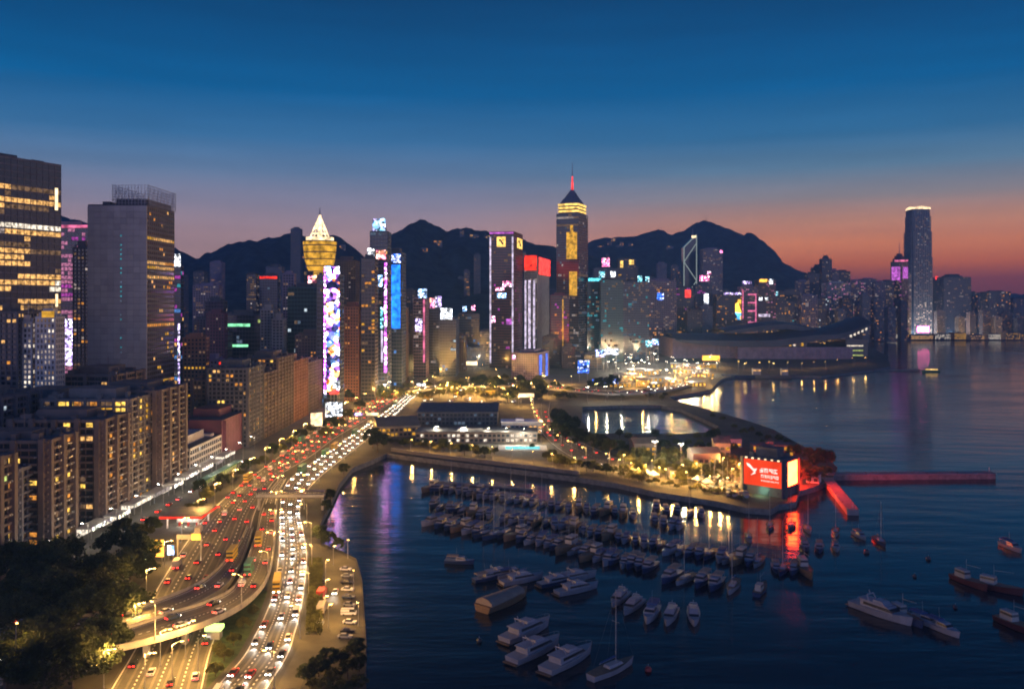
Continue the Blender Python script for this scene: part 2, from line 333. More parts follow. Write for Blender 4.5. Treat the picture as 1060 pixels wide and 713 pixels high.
# ------------------------------------------------------------------ roads
def smooth_pairs(ctrl, k=8):
    P = [(Vector((*G(*a, z), z)), Vector((*G(*b, z), z))) for a, b, z in ctrl]
    def cr(p0, p1, p2, p3, t):
        return .5 * ((2 * p1) + (p2 - p0) * t + (2 * p0 - 5 * p1 + 4 * p2 - p3) * t * t + (3 * p1 - p0 - 3 * p2 + p3) * t ** 3)
    out = []
    for i in range(len(P) - 1):
        q = [P[max(i - 1, 0)], P[i], P[i + 1], P[min(i + 2, len(P) - 1)]]
        for s in range(k):
            out.append((cr(*[w[0] for w in q], s / k), cr(*[w[1] for w in q], s / k)))
    out.append(P[-1]); return out
ROADS = {}
def road(name, ctrl, lanes, key, thick=0.0, parapet=False, surf='asphalt', pillars=(), rail=True):
    pr = smooth_pairs(ctrl); ROADS[key] = pr; mb = MB(); up = Vector((0, 0, 1))
    def strip(u0, u1, dz, mi):
        for (a, b), (c, d) in zip(pr, pr[1:]):
            mb.face([a.lerp(b, u0) + up * dz, a.lerp(b, u1) + up * dz, c.lerp(d, u1) + up * dz, c.lerp(d, u0) + up * dz], mi)
    strip(0, 1, 0, 0)
    if thick:
        for (a, b), (c, d) in zip(pr, pr[1:]):
            mb.face([c - up * thick, d - up * thick, b - up * thick, a - up * thick], 2)
            mb.face([a - up * thick, a, c, c - up * thick], 2); mb.face([b, b - up * thick, d - up * thick, d], 2)
    if parapet:
        for side in (0, 1):
            for (a, b), (c, d) in zip(pr, pr[1:]):
                w = (b - a).length; e = .35 / w
                u0, u1 = (-e, 0) if side == 0 else (1, 1 + e)
                p, q, r_, s_ = a.lerp(b, u0), a.lerp(b, u1), c.lerp(d, u1), c.lerp(d, u0)
                hh = up * 1.0; lo = up * (-thick)
                mb.face([p + hh, q + hh, r_ + hh, s_ + hh], 2); mb.face([p + lo, p + hh, s_ + hh, s_ + lo], 2); mb.face([q + hh, q + lo, r_ + lo, r_ + hh], 2)
    for k in range(lanes):                      # two polished wheel tracks in every lane
        for o_ in (.28, .72):
            u = (k + o_) / lanes
            for (a, b), (c, d) in zip(pr, pr[1:]):
                h = .38 / max((b - a).length, 1)
                mb.face([a.lerp(b, u - h) + up * .01, a.lerp(b, u + h) + up * .01, c.lerp(d, u + h) + up * .01, c.lerp(d, u - h) + up * .01], 3)
    # painted lines: solid at the edges, dashes between lanes
    dist = 0
    for i, ((a, b), (c, d)) in enumerate(zip(pr, pr[1:])):
        w = max((b - a).length, 1); h = .16 / w * 1.3
        for u in (1.0 / w, 1 - 1.0 / w):
            mb.face([a.lerp(b, u - h) + up * .02, a.lerp(b, u + h) + up * .02, c.lerp(d, u + h) + up * .02, c.lerp(d, u - h) + up * .02], 1)
        L = ((a + b) / 2 - (c + d) / 2).length; nd = max(1, int(L / 6))
        for k in range(1, lanes):
            u = k / lanes
            for s in range(nd):
                t0, t1 = s / nd, (s + .45) / nd
                e0, e1, f0, f1 = a.lerp(c, t0), b.lerp(d, t0), a.lerp(c, t1), b.lerp(d, t1)
                mb.face([e0.lerp(e1, u - h) + up * .02, e0.lerp(e1, u + h) + up * .02, f0.lerp(f1, u + h) + up * .02, f0.lerp(f1, u - h) + up * .02], 1)
    for i in pillars:
        if i < len(pr):
            a, b = pr[i]; c = (a + b) / 2; mb.box(c.x - .8, c.x + .8, c.y - .8, c.y + .8, LZ - .5, c.z - thick + .05, 2)
    return tag(mb.build(name, [M[surf], M['line'], M['barrier'], M['asphalt_worn']]), kind='structure')
z0 = LZ + .06
road('road', [((198, 745), (262, 745), z0), ((219, 713), (279, 713), z0), ((249, 679), (300, 679), z0), ((262, 655), (308, 655), z0), ((270, 640), (312, 640), z0), ((280, 613), (317, 613), z0), ((286, 575), (320, 575), z0),
              ((287.5, 550), (316, 550), z0), ((288, 530), (312, 530), z0), ((290, 512), (317, 512), z0), ((298, 496), (330, 496), z0), ((320, 480), (349, 480), z0), ((346, 462), (372, 462), z0),
              ((372, 444), (394, 444), z0), ((395, 428), (411, 430), z0), ((418, 411), (428, 413), z0), ((440, 396), (450, 397), z0), ((468, 381), (476, 381.5), z0), ((492, 372), (498, 372), z0)], 3, 'A')
road('road', [((95, 745), (205, 745), z0), ((112, 713), (212, 713), z0), ((132, 680), (219, 680), z0), ((148, 650), (228, 650), z0), ((155, 620), (234, 620), z0), ((172, 590), (246, 590), z0), ((192, 560), (258, 560), z0),
              ((214, 532), (265, 532), z0), ((235, 512), (275, 512), z0), ((262, 491), (292, 491), z0), ((291, 470), (323, 472), z0), ((320, 450), (348, 453), z0), ((352, 431), (378, 435), z0), ((384, 415), (404, 418), z0),
              ((410, 403), (424, 405), z0), ((430, 393), (442, 394), z0), ((458, 380), (467, 380.5), z0), ((484, 371), (490, 371.5), z0)], 4, 'C')
road('flyover', [((-60, 676), (-60, 696), 10), ((0, 672), (0, 690), 10), ((114, 655), (114, 672), 10), ((180, 635), (180, 656), 10), ((212, 625), (225, 640), 9.5), ((240, 611), (254, 624), 8.5), ((252, 591), (272, 606), 7),
                 ((259, 571), (280, 588), 5.6), ((266, 550), (284.5, 560), 4.4), ((270, 530), (286, 531), z0 + .01), ((278, 511), (288.5, 512), z0 + .01), ((291, 495), (296, 496), z0 + .01)], 2, 'B', .9, True, 'deck', (8, 14, 20, 26, 32))
road('flyover', [((-60, 646), (-60, 660), 9.5), ((0, 643), (0, 658), 9.5), ((70, 640), (70, 655), 9.5), ((131, 633), (131, 651), 9.3), ((165, 622), (180, 636), 8.8), ((196, 610), (215, 620), 8), ((219, 596), (236, 605), 6.8),
                 ((236, 578), (247, 587), 5.4), ((248, 562), (255, 568), 4.3), ((256, 545), (262, 547), z0 + .01)], 2, 'D', .9, True, 'deck', (10, 18, 26, 34))
LDAT = {}
def lamp_light(col, power):
    k = (col, power)
    if k not in LDAT:
        L = bpy.data.lights.new('lamp_glow', 'POINT'); L.energy = power; L.color = col; L.shadow_soft_size = .4; LDAT[k] = L
    return LDAT[k]
# ------------------------------------------------------------------ buildings
STY = dict(  # floor height, bay, band height, band depth, pier width, pier depth
    curtain=(4.2, 3.2, .9, .14, .25, .22), office=(3.9, 3.6, 1.3, .3, .5, .36), resid=(3.0, 3.2, 1.15, .45, .9, .6), slabs=(3.1, 6.0, .95, 1.15, .3, .5), punch=(3.2, 3.0, 1.5, .3, 1.3, .33), fins=(3.8, 2.4, .8, .2, .7, .8), blank=(3.2, 6, 3.0, .25, 5.0, .3))
NWIN = [0]
def tower(name, label, cx, cy, w, d, h, rz=0.0, st='resid', wall='concrete', glass='glass_dark', lit=.12, row=0.0, wins=('warm',), fh=None, bay=None, group=None, z0=LZ, sides='frlb',
          indiv=None, roof='plant', cat='building', top_dark=0, seed=None, ribs=None, clutter=0, aircons=0, run=4):
    rnd = random.Random(seed if seed is not None else int(cx * 7 + cy * 13))
    root = empty(name, (cx, cy, z0), rz, label, cat, group)
    FH, BAY, bh, bd, pw, pd = STY[st]; FH = fh or FH; BAY = bay or BAY
    if cy > 1250: wins = tuple(wins) + ('dim',) * (1 + len(wins) // 2)
    nf = max(1, int(round(h / FH))); FH = h / nf
    mb = MB()
    mb.box(-w / 2, w / 2, -d / 2, d / 2, -2, h, 1, 2)
    for k in range(nf + 1):
        zb = k * FH - bh * .5; mb.box(-w / 2 - bd, w / 2 + bd, -d / 2 - bd, d / 2 + bd, zb if k else -1, (zb + bh) if k < nf else h + .9, 0, 2 if k == nf else None)
    faces = {'f': (Vector((-w / 2, -d / 2, 0)), Vector((1, 0, 0)), Vector((0, -1, 0)), w), 'r': (Vector((w / 2, -d / 2, 0)), Vector((0, 1, 0)), Vector((1, 0, 0)), d),
             'b': (Vector((w / 2, d / 2, 0)), Vector((-1, 0, 0)), Vector((0, 1, 0)), w), 'l': (Vector((-w / 2, d / 2, 0)), Vector((0, -1, 0)), Vector((-1, 0, 0)), d)}
    cells = []; Ydist = math.hypot(cx, cy); pxm = F / Ydist
    for s, (o, a, nrm, L) in faces.items():
        nb = max(1, int(round(L / BAY))); B = L / nb
        for i in range(nb + 1):
            c = o + a * (i * B); e = a * (pw / 2); q = nrm * pd
            p = [c - e, c + e, c + e + q, c - e + q]
            mb.prism([(v.x, v.y) for v in (p if (p[1] - p[0]).cross(p[2] - p[0]).z > 0 else p[::-1])], -1, h + .6, 0)
        if ribs:
            nr = max(1, int(round(L / ribs[0])))
            for i in range(nr + 1):
                c = o + a * min(max(i * L / nr, ribs[1] / 2 + .1), L - ribs[1] / 2 - .1); e = a * (ribs[1] / 2); q = nrm * (ribs[2] + .02 * (i % 3))
                p = [c - e, c + e, c + e + q, c - e + q]
                mb.prism([(v.x, v.y) for v in (p if (p[1] - p[0]).cross(p[2] - p[0]).z > 0 else p[::-1])], -1, h + 1.1 + .4 * (i % 2), 0)
        if s not in sides: continue
        for k in range(nf - top_dark):
            is_row = rnd.random() < row; i = 0
            while i < nb:
                if is_row:
                    n_ = rnd.randint(2, run * 3); on = rnd.random() < .8; wm = rnd.choice(wins)
                else: n_ = 1 if rnd.random() < .7 else 2; on = rnd.random() < lit; wm = rnd.choice(wins)
                if on:
                    for j in range(i, min(nb, i + n_)):
                        c0 = o + a * (j * B + pw / 2 + .06) + nrm * .05; c1 = o + a * ((j + 1) * B - pw / 2 - .06) + nrm * .05
                        za = k * FH + bh * .5 + .05; zb = (k + 1) * FH - bh * .5 - .05
                        cells.append((s, c0, c1, za, zb, wm, nrm))
                i += n_
    for i in range(aircons):                         # window air conditioners
        for s in ('f', 'r'):
            o, a, nrm, L = faces[s]; c = o + a * rnd.uniform(1, L - 1) + nrm * (bd + .02); z = rnd.randint(1, nf - 1) * FH + rnd.choice((-.3, -.1)); e = a * .45; q = nrm * .55
            p = [c - e, c + e, c + e + q, c - e + q]
            mb.prism([(v.x, v.y) for v in (p if (p[1] - p[0]).cross(p[2] - p[0]).z > 0 else p[::-1])], z, z + .65, 3)
    mb.build('wall', [M[wall], M[glass], M['roof'], M['metal']], root)
    # roof: plant room, tanks, aerial
    if roof:
        rb = MB()
        k = .55; rb.box(-w * k / 2, w * k / 2, -d * k / 2, d * k / 2, h + .02, h + 3.5 + rnd.random() * 3, 0)
        rb.box(-w * .42, -w * .30, -d * .40, -d * .3, h + .9, h + 3.0, 0); rb.box(w * .2, w * .4, d * .32, d * .42, h + .9, h + 2.6, 0)
        rb.tube((w * .1, 0, h + 3), (w * .1, 0, h + 9 + 5 * rnd.random()), .18, .08, 5, 0)
        if roof == 'steps': rb.box(-w * .2, w * .2, -d * .2, d * .2, h + 3, h + 11, 0)
        if clutter:
            for i in range(clutter):
                x, y = rnd.uniform(-w * .45, w * .45), rnd.uniform(-d * .45, d * .45); a_ = rnd.uniform(1, 3.5); b_ = rnd.uniform(1, 3.5)
                if abs(x) > w * .29 or abs(y) > d * .29: rb.box(x - a_ / 2, x + a_ / 2, y - b_ / 2, y + b_ / 2, h + .6, h + 1.3 + rnd.random() * 2.4, 0)
            for i in range(4): x, y = rnd.uniform(-w * .45, w * .45), rnd.uniform(-d * .45, d * .45); rb.tube((x, y, h + .6), (x, y, h + 5 + 4 * rnd.random()), .08, n=4)
        rb.build('plant_room', [M['roof'] if wall.startswith(('dark', 'glass', 'blue', 'teal')) else M[wall]], root)
    # lit windows
    if cells:
        vis = 'f' + ('r' if cx + 0.01 < 0 else 'l')
        if rz > .25: vis = 'fl'
        if rz < -.25: vis = 'fr'
        B = (cells[0][2] - cells[0][1]).length
        big = indiv if indiv is not None else (B * pxm > 2.0 and Ydist < 700)
        front = [c for c in cells if c[0] in vis] if big else []
        front = front[:100] if len(front) <= 100 else rnd.sample(front, 100)
        fs = set(id(c) for c in front); rest = [c for c in cells if id(c) not in fs]
        mats = []; g = MB()
        for c in rest:
            if c[5] not in mats: mats.append(c[5])
            g.face([(c[1].x, c[1].y, c[3]), (c[2].x, c[2].y, c[3]), (c[2].x, c[2].y, c[4]), (c[1].x, c[1].y, c[4])], mats.index(c[5]))
        if rest: tag(g.build('window_grid', [M['win_' + q] for q in mats], root), kind='stuff')
        cache = {}
        for c in front:
            L = (c[2] - c[1]).length; key = (c[0], round(L, 2), c[5])
            if key not in cache:
                b = MB(); u = (c[2] - c[1]); q = c[6] * .03; hh = c[4] - c[3]
                A = [Vector((0, 0, 0)), u, u + q, q]
                b.face([q, u + q, u + q + Vector((0, 0, hh)), q + Vector((0, 0, hh))]); b.face([Vector((0, 0, hh)), q + Vector((0, 0, hh)), u + q + Vector((0, 0, hh)), u + Vector((0, 0, hh))])
                cache[key] = b.mesh('window', M['win_' + c[5]])
            link('window', cache[key], root, (c[1].x, c[1].y, c[3])); NWIN[0] += 1
    return dict(root=root, w=w, d=d, h=h, faces=faces, Y=cy, z0=z0)
def tpx(name, label, xl, xc, xr, yt, Y, th=0.0, mir=False, depth=None, **k):
    """a box tower from its silhouette: left edge, near corner, right edge (px), roof row, distance of the near corner"""
    a = R(th); t = lambda p: (p - CX) / F
    if mir: xl, xc, xr = 2 * CX - xr, 2 * CX - xc, 2 * CX - xl
    C = Vector((t(xc) * Y, Y)); w = (C.x - t(xl) * Y) / (math.cos(a) + t(xl) * math.sin(a))
    den = t(xr) * math.cos(a) - math.sin(a)
    d = depth if depth else ((C.x - t(xr) * Y) / den if xr > xc + .5 and abs(den) > 1e-3 else w * .8)
    if d <= 2 or d > 120: d = min(max(w * .8, 8), 60)
    ex = Vector((math.cos(a), -math.sin(a))); ey = Vector((math.sin(a), math.cos(a)))
    ctr = C - ex * (w / 2) + ey * (d / 2); rz = -a
    if mir: ctr.x = -ctr.x; rz = a
    z0 = k.pop('z0', LZ)
    r = tower(name, label, ctr.x, ctr.y, w, d, ZA(yt, Y) - z0, rz, z0=z0, **k)
    if mir: r['span'] = {'f': (2 * CX - xc, 2 * CX - xl), 'l': (2 * CX - xr, 2 * CX - xc)}
    else: r['span'] = {'f': (xl, xc), 'r': (xc, xr)}
    r['Yc'] = Y; return r
def sign(t, face, p0, p1, y0, y1, m, name='billboard', out=.8, thick=.5, frame=True):
    """a lit sign fixed to a face of a tower (columns and rows in px)"""
    o, a, nrm, L = t['faces'][face]; s0, s1 = t['span'][face]
    u0, u1 = ((p - s0) / (s1 - s0) * L for p in (p0, p1))
    za, zb = ZA(y1, t['Yc']) - t['z0'], ZA(y0, t['Yc']) - t['z0']
    b = MB(); q = nrm * (out + thick); i = nrm * out
    A, Bp = o + a * u0, o + a * u1; up = lambda v, z: (v.x, v.y, z)
    b.face([up(A + q, za), up(Bp + q, za), up(Bp + q, zb), up(A + q, zb)], 0)
    for (P0, P1, z_, z1_) in ((A + i, A + q, za, zb), (Bp + q, Bp + i, za, zb)): b.face([up(P0, z_), up(P1, z_), up(P1, z1_), up(P0, z1_)], 1)
    b.face([up(A + q, zb), up(Bp + q, zb), up(Bp + i, zb), up(A + i, zb)], 1); b.face([up(A + i, za), up(Bp + i, za), up(Bp + q, za), up(A + q, za)], 1)
    b.face([up(Bp + i, za), up(A + i, za), up(A + i, zb), up(Bp + i, zb)], 1)
    return b.build(name, [M[m], M['dark_metal']], t['root'])
for nm, c, s in (('s_white', (.85, .9, 1), 7), ('s_blue', (.25, .5, 1), 9), ('s_deepblue', (.05, .18, 1), 5), ('s_red', (1, .05, .04), 2.2), ('s_pink', (1, .18, .45), 8), ('s_magenta', (.75, .10, .9), 20), ('s_cyan', (.2, .8, 1), 5), ('s_teal', (.1, .6, .7), 3), ('s_lilac', (.62, .45, 1), 6),
                ('s_gold', (1, .62, .14), 1.7), ('s_amber', (1, .45, .05), 3), ('s_warm', (1, .72, .4), 5), ('s_redpanel', (1, .035, .015), 1.6), ('s_edge', (.9, .75, 1), .9), ('s_edgepink', (1, .2, .4), 1.0), ('s_edgeblue', (.1, .2, 1), 1.6), ('s_green', (.3, 1, .5), 1.2), ('s_goldwin', (1, .5, .05), .8), ('s_purplerim', (.55, .12, .6), 1.2), ('s_bluewash', (.01, .12, .6), 3.6), ('s_pinkflood', (1, .10, .40), 22)):
    
    if s >= 4 and nm not in ('s_warm', 's_pinkflood'): led(nm, s * .6, .3, palette=[tuple(v * .35 for v in c), c, tuple(v * .7 + .3 for v in c), tuple(v * .8 for v in c), tuple(v * .4 + .6 for v in c)])
    else: emit(nm, c, s * .45 if 4 <= s < 10 else s, True, .65, .16)
led('led_art', 14, .16, palette=[(.9, .85, 1), (.1, .12, 1), (.75, .1, .9), (1, .2, .05), (.5, .12, 1), (.02, .01, .06), (.01, .01, .03), (.06, .02, .12), (.02, .02, .08), (1, .55, .2), (.2, .4, 1)]); led('led_rainbow', 2.0, .05, palette=[(1, .1, .1), (1, .5, .05), (.2, .9, .2), (.1, .5, 1), (.5, .1, 1)]); led('led_white', 3, .35, .5, (1, .85, .65)); led('led_red', 5, .2, .8, (1, .12, .1)); led('led_blue', 5, .2, .8, (.2, .4, 1))

# --- left edge
t = tpx('glass_office_tower', 'tall glass office tower at the left edge, most floors lit warm white', -150, -70, 63, 151, 470, 25, st='curtain', wall='dark_wall', glass='glass_dark', lit=.15, row=.9, wins=('warm', 'white', 'warm', 'dim', 'pale', 'warm'), fh=3.7, bay=4.2, top_dark=4, sides='r', indiv=True, run=3)
sign(t, 'r', 55, 58.5, 178, 204, 's_warm', 'light_strip', .3); sign(t, 'r', 55.5, 58.5, 303, 318, 's_warm', 'light_strip', .3)
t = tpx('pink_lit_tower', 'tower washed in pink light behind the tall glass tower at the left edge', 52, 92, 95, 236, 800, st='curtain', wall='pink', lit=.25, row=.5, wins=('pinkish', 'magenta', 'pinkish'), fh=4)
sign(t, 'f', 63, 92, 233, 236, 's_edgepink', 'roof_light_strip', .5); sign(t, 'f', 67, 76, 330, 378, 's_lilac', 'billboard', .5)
tpx('slim_apartment_tower', 'slim dark apartment tower between the pink tower and the blank grey slab', 76, 91.5, 95, 257, 690, st='resid', wall='brown_tile', lit=.22, wins=('dim', 'amber', 'pale', 'dim'))
t = tpx('grey_slab_tower', 'blank grey slab tower with a billboard frame on its roof', 92, 152, 180, 213, 600, st='office', wall='dark_wall', glass='glass_bronze', lit=.08, row=.2, wins=('amber', 'warm', 'gold'), sides='r', bay=3.4, fh=3.4, roof=None, indiv=True)
def grey_slab_extras(t):
    w, d, h, r = t['w'], t['d'], t['h'], t['root']
    b = MB(); n = 40; rn = random.Random(8); cw = (w + .75) / 9
    for i in range(n):
        for k in range(9): b.box(-w / 2 - .3 + k * cw, -w / 2 - .3 + (k + 1) * cw - .1, -d / 2 - 1.4, -d / 2 - .45, i * h / n - (1 if i == 0 else 0), (i + 1) * h / n - .14, rn.choice((0, 0, 0, 1, 2)))
    b.build('cladding', [M['grey_panel'], M['grey_panel_pale'], M['grey_panel_dark']], r)
    rnd = random.Random(4); cm = MB(); cm.box(-.5, .5, 0, .06, 0, 1.0, 0); me = {k: cm.mesh('stair_window', M['win_' + k]) for k in ('teal', 'pale', 'dimcool')}
    for u, z0, z1, p, ks in ((.57, 45, 150, .75, ('teal', 'teal', 'dimcool')), (.22, 6, 34, .9, ('pale',)), (.78, 6, 34, .9, ('pale',)), (.57, 6, 44, .7, ('dimcool', 'teal'))):
        z = z0
        while z < z1:
            if rnd.random() < p: link('stair_window', me[rnd.choice(ks)], r, (-w / 2 + u * w, -d / 2 - 1.47, z))
            z += 3.2
    b = MB(); b.box(-w / 2 + 9, -w / 2 + 14, -d / 2 + 1, d / 2 - 4, h + .9, h + 3, 0); b.box(-w / 2 + 18, w / 2 - 1, -d / 2 + 2, d / 2 - 2, h + .9, h + 5, 0); b.build('plant_room', M['dark_wall'], r)
    b = MB(); x0, x1, y0, y1 = -w / 2 + 16.5, w / 2 + 1, -d / 2 - .5, d / 2 + 1
    for (ax, ay, bx, by) in ((x0, y0, x1, y0), (x1, y0, x1, y1), (x1, y1, x0, y1), (x0, y1, x0, y0)):
        L = math.hypot(bx - ax, by - ay); m = int(L / 2.2)
        for i in range(m + 1):
            u = i / m; x, y = ax + (bx - ax) * u, ay + (by - ay) * u; b.tube((x, y, h + .5), (x, y, h + 14.5), .16, n=4)
        for k in range(7): b.tube((ax, ay, h + 2 + k * 2), (bx, by, h + 2 + k * 2), .13, n=4)
        for i in range(0, m - 1, 3):
            u, v = i / m, (i + 2) / m; b.tube((ax + (bx - ax) * u, ay + (by - ay) * u, h + 3), (ax + (bx - ax) * v, ay + (by - ay) * v, h + 13), .13, n=4)
    b.build('billboard_frame', M['metal'], r)
grey_slab_extras(t)
tpx('apartment_tower', 'dark apartment tower with scattered warm windows at the left edge, below the glass tower', -40, 18, 19, 324, 500, st='resid', wall='dark_wall', lit=.16, wins=('amber', 'warm', 'dim'), indiv=True)
tpx('white_lit_apartment_tower', 'slim apartment tower with white lit windows, left one of the white pair', 20, 33, 36, 334, 505, st='resid', wall='pale', lit=.72, wins=('pale', 'pale', 'white', 'dim'), bay=2.2, indiv=True)
t = tpx('white_lit_apartment_tower', 'apartment tower with white lit windows and gold lit parapet, right of the white pair', 38, 57, 66, 329, 500, st='resid', wall='pale', lit=.66, wins=('pale', 'white', 'pale', 'dim'), bay=2.2, sides='f', indiv=True)
sign(t, 'f', 44, 57, 322, 328.5, 's_goldwin', 'roof_light_strip', .4)
tpx('dark_apartment_tower', 'unlit brown apartment tower wedged between the two white lit towers', 33, 39, 41, 331, 560, st='resid', wall='dark_wall', lit=.06, wins=('dim',))
t = tpx('podium_hall', 'low podium with white lit top floor at the left edge, behind the brown blocks', -60, 72, 80, 437, 430, st='office', wall='concrete', lit=.5, wins=('cool', 'pale', 'white'), fh=4, roof=None, indiv=True)
# --- brown blocks along the street beside the highway: long sides on one street line
XS = -190.0
def street_block(label, p0, p1, ytop_z, depth, st, wall, lit, wins, name='apartment_block', x=XS, **k):
    y0, y1 = (x * F / (p - CX) for p in (p0, p1))
    return tower(name, label, x - depth / 2, (y0 + y1) / 2, depth, (y1 - y0) - 1.2, ytop_z, 0, st=st, wall=wall, lit=lit, wins=wins, indiv=k.pop('indiv', True), sides='fr', **k)
RB = dict(ribs=(11, 2.2, 2.1), clutter=26, aircons=90)
RC = dict(ribs=(8, 1.2, 1.4), clutter=26, aircons=80)
street_block('brown apartment block nearest the camera, cut by the left edge, dark trees in front', -60, 14, 44, 40, 'slabs', 'brown_tile', .28, ('amber', 'green', 'dim', 'yellow', 'dim'), bay=3.6, **RB)
street_block('grey brown apartment block with stacked balconies, second from the left edge along the street', 18, 46, 35, 34, 'slabs', 'concrete', .28, ('amber', 'green', 'dim', 'dim', 'yellow'), x=-197, bay=3.2, **RC)
street_block('brown apartment block with tall piers, third from the left edge along the street', 47, 77, 45, 38, 'slabs', 'brown_tile', .26, ('amber', 'yellow', 'dim', 'dim'), bay=3.4, **RB)
street_block('lower grey block with a cluttered roof, fourth from the left edge along the street', 80, 102, 34, 36, 'slabs', 'beige', .24, ('amber', 'dim', 'warm'), x=-201, bay=3.2, **RC)
street_block('brown apartment block with tall piers, just left of the yellow lit corridors', 104, 131, 47, 42, 'slabs', 'brown_tile', .26, ('amber', 'dim', 'dim', 'yellow', 'warm'), bay=3.6, **RB)
street_block('apartment block with yellow lit corridors below the blank grey slab', 133, 160, 52, 44, 'slabs', 'beige', .62, ('amber', 'yellow', 'dim', 'gold', 'dim'), x=-195, bay=4, **RC)
street_block('brown corner apartment block with two white roof lamps, right of the yellow lit corridors', 163, 191, 54, 40, 'slabs', 'brown_tile', .28, ('amber', 'dim', 'dim', 'warm'), bay=3.6, **RB)
rowB = [(-262, 372, 46, 52, 40), (-268, 432, 40, 48, 55), (-258, 486, 36, 44, 48), (-330, 420, 44, 56, 52), (-318, 490, 40, 50, 60), (-254, 540, 32, 42, 58), (-300, 560, 36, 44, 50), (-390, 500, 44, 50, 48)]
for i, (x, y, w, d, h) in enumerate(sorted(rowB, key=lambda q: q[0] / q[1])):
    tower('apartment_block', f"dark flat roofed block, {ordinal(i + 1)} from the left in the rows behind the street", x, y, w, d, h, st='slabs', wall='brown_tile' if i % 2 else 'dark_wall', lit=.12, wins=('amber', 'dim', 'cool', 'warm'), bay=3.6, group='dark blocks behind the street blocks', ribs=(13, 2, 1.9), clutter=22)
street_block('low pale hall with two bright floodlights on its front', 196, 229, 15, 30, 'office', 'pale', .12, ('cool', 'pale'), name='pale_hall', indiv=True)
street_block('dark purple windowless block right of the pale hall', 230, 262, 24, 32, 'blank', 'burgundy', .04, ('dim',), name='windowless_block')
for i, (p0, p1, h, wl) in enumerate([(240, 256, 46, 'brown_tile'), (256, 272, 55, 'dark_wall'), (272, 287, 48, 'brown_tile'), (287, 303, 57, 'brown_tile'), (303, 318, 51, 'rust'), (318, 333, 46, 'brown_tile')]):
    street_block(f"{ordinal(i + 1)} from the left of the old brown yellow windowed tenements facing the highway", p0, p1, h, 28, 'resid', wl, .24, ('amber', 'yellow', 'dim', 'dim', 'warm'), name='tenement', x=-186 if i else -200, bay=3.2, group='tenements facing the highway', indiv=True, ribs=(9, .9, 1.0), clutter=16)
# --- behind them
t = tpx('pink_apartment_tower', 'small apartment tower lit pink and mauve with a red side, above the windowless block', 210, 225, 232, 373, 720, st='punch', wall='mauve', lit=.35, wins=('pinkish', 'magenta', 'pale'), indiv=True)
sign(t, 'r', 225.5, 231, 375, 420, 's_redpanel', 'lit_panel', .3)
tpx('grid_tower', 'brown tower with a square window grid left of the small pink apartment tower', 190, 213, 216, 350, 700, st='punch', wall='rust', lit=.1, row=.08, wins=('amber', 'dim', 'gold'), indiv=True)
t = tpx('neon_edged_tower', 'tower with a violet neon edge and white roof floodlight, right of the grey slab', 172, 187, 190, 276, 860, st='curtain', wall='blue_dark', lit=.2, wins=('teal', 'warm', 'magenta', 'blueish'))
sign(t, 'f', 184.5, 186.5, 335, 425, 's_lilac', 'neon_strip', .6); sign(t, 'f', 178, 187.5, 263, 276, 's_white', 'floodlight', 1.2)
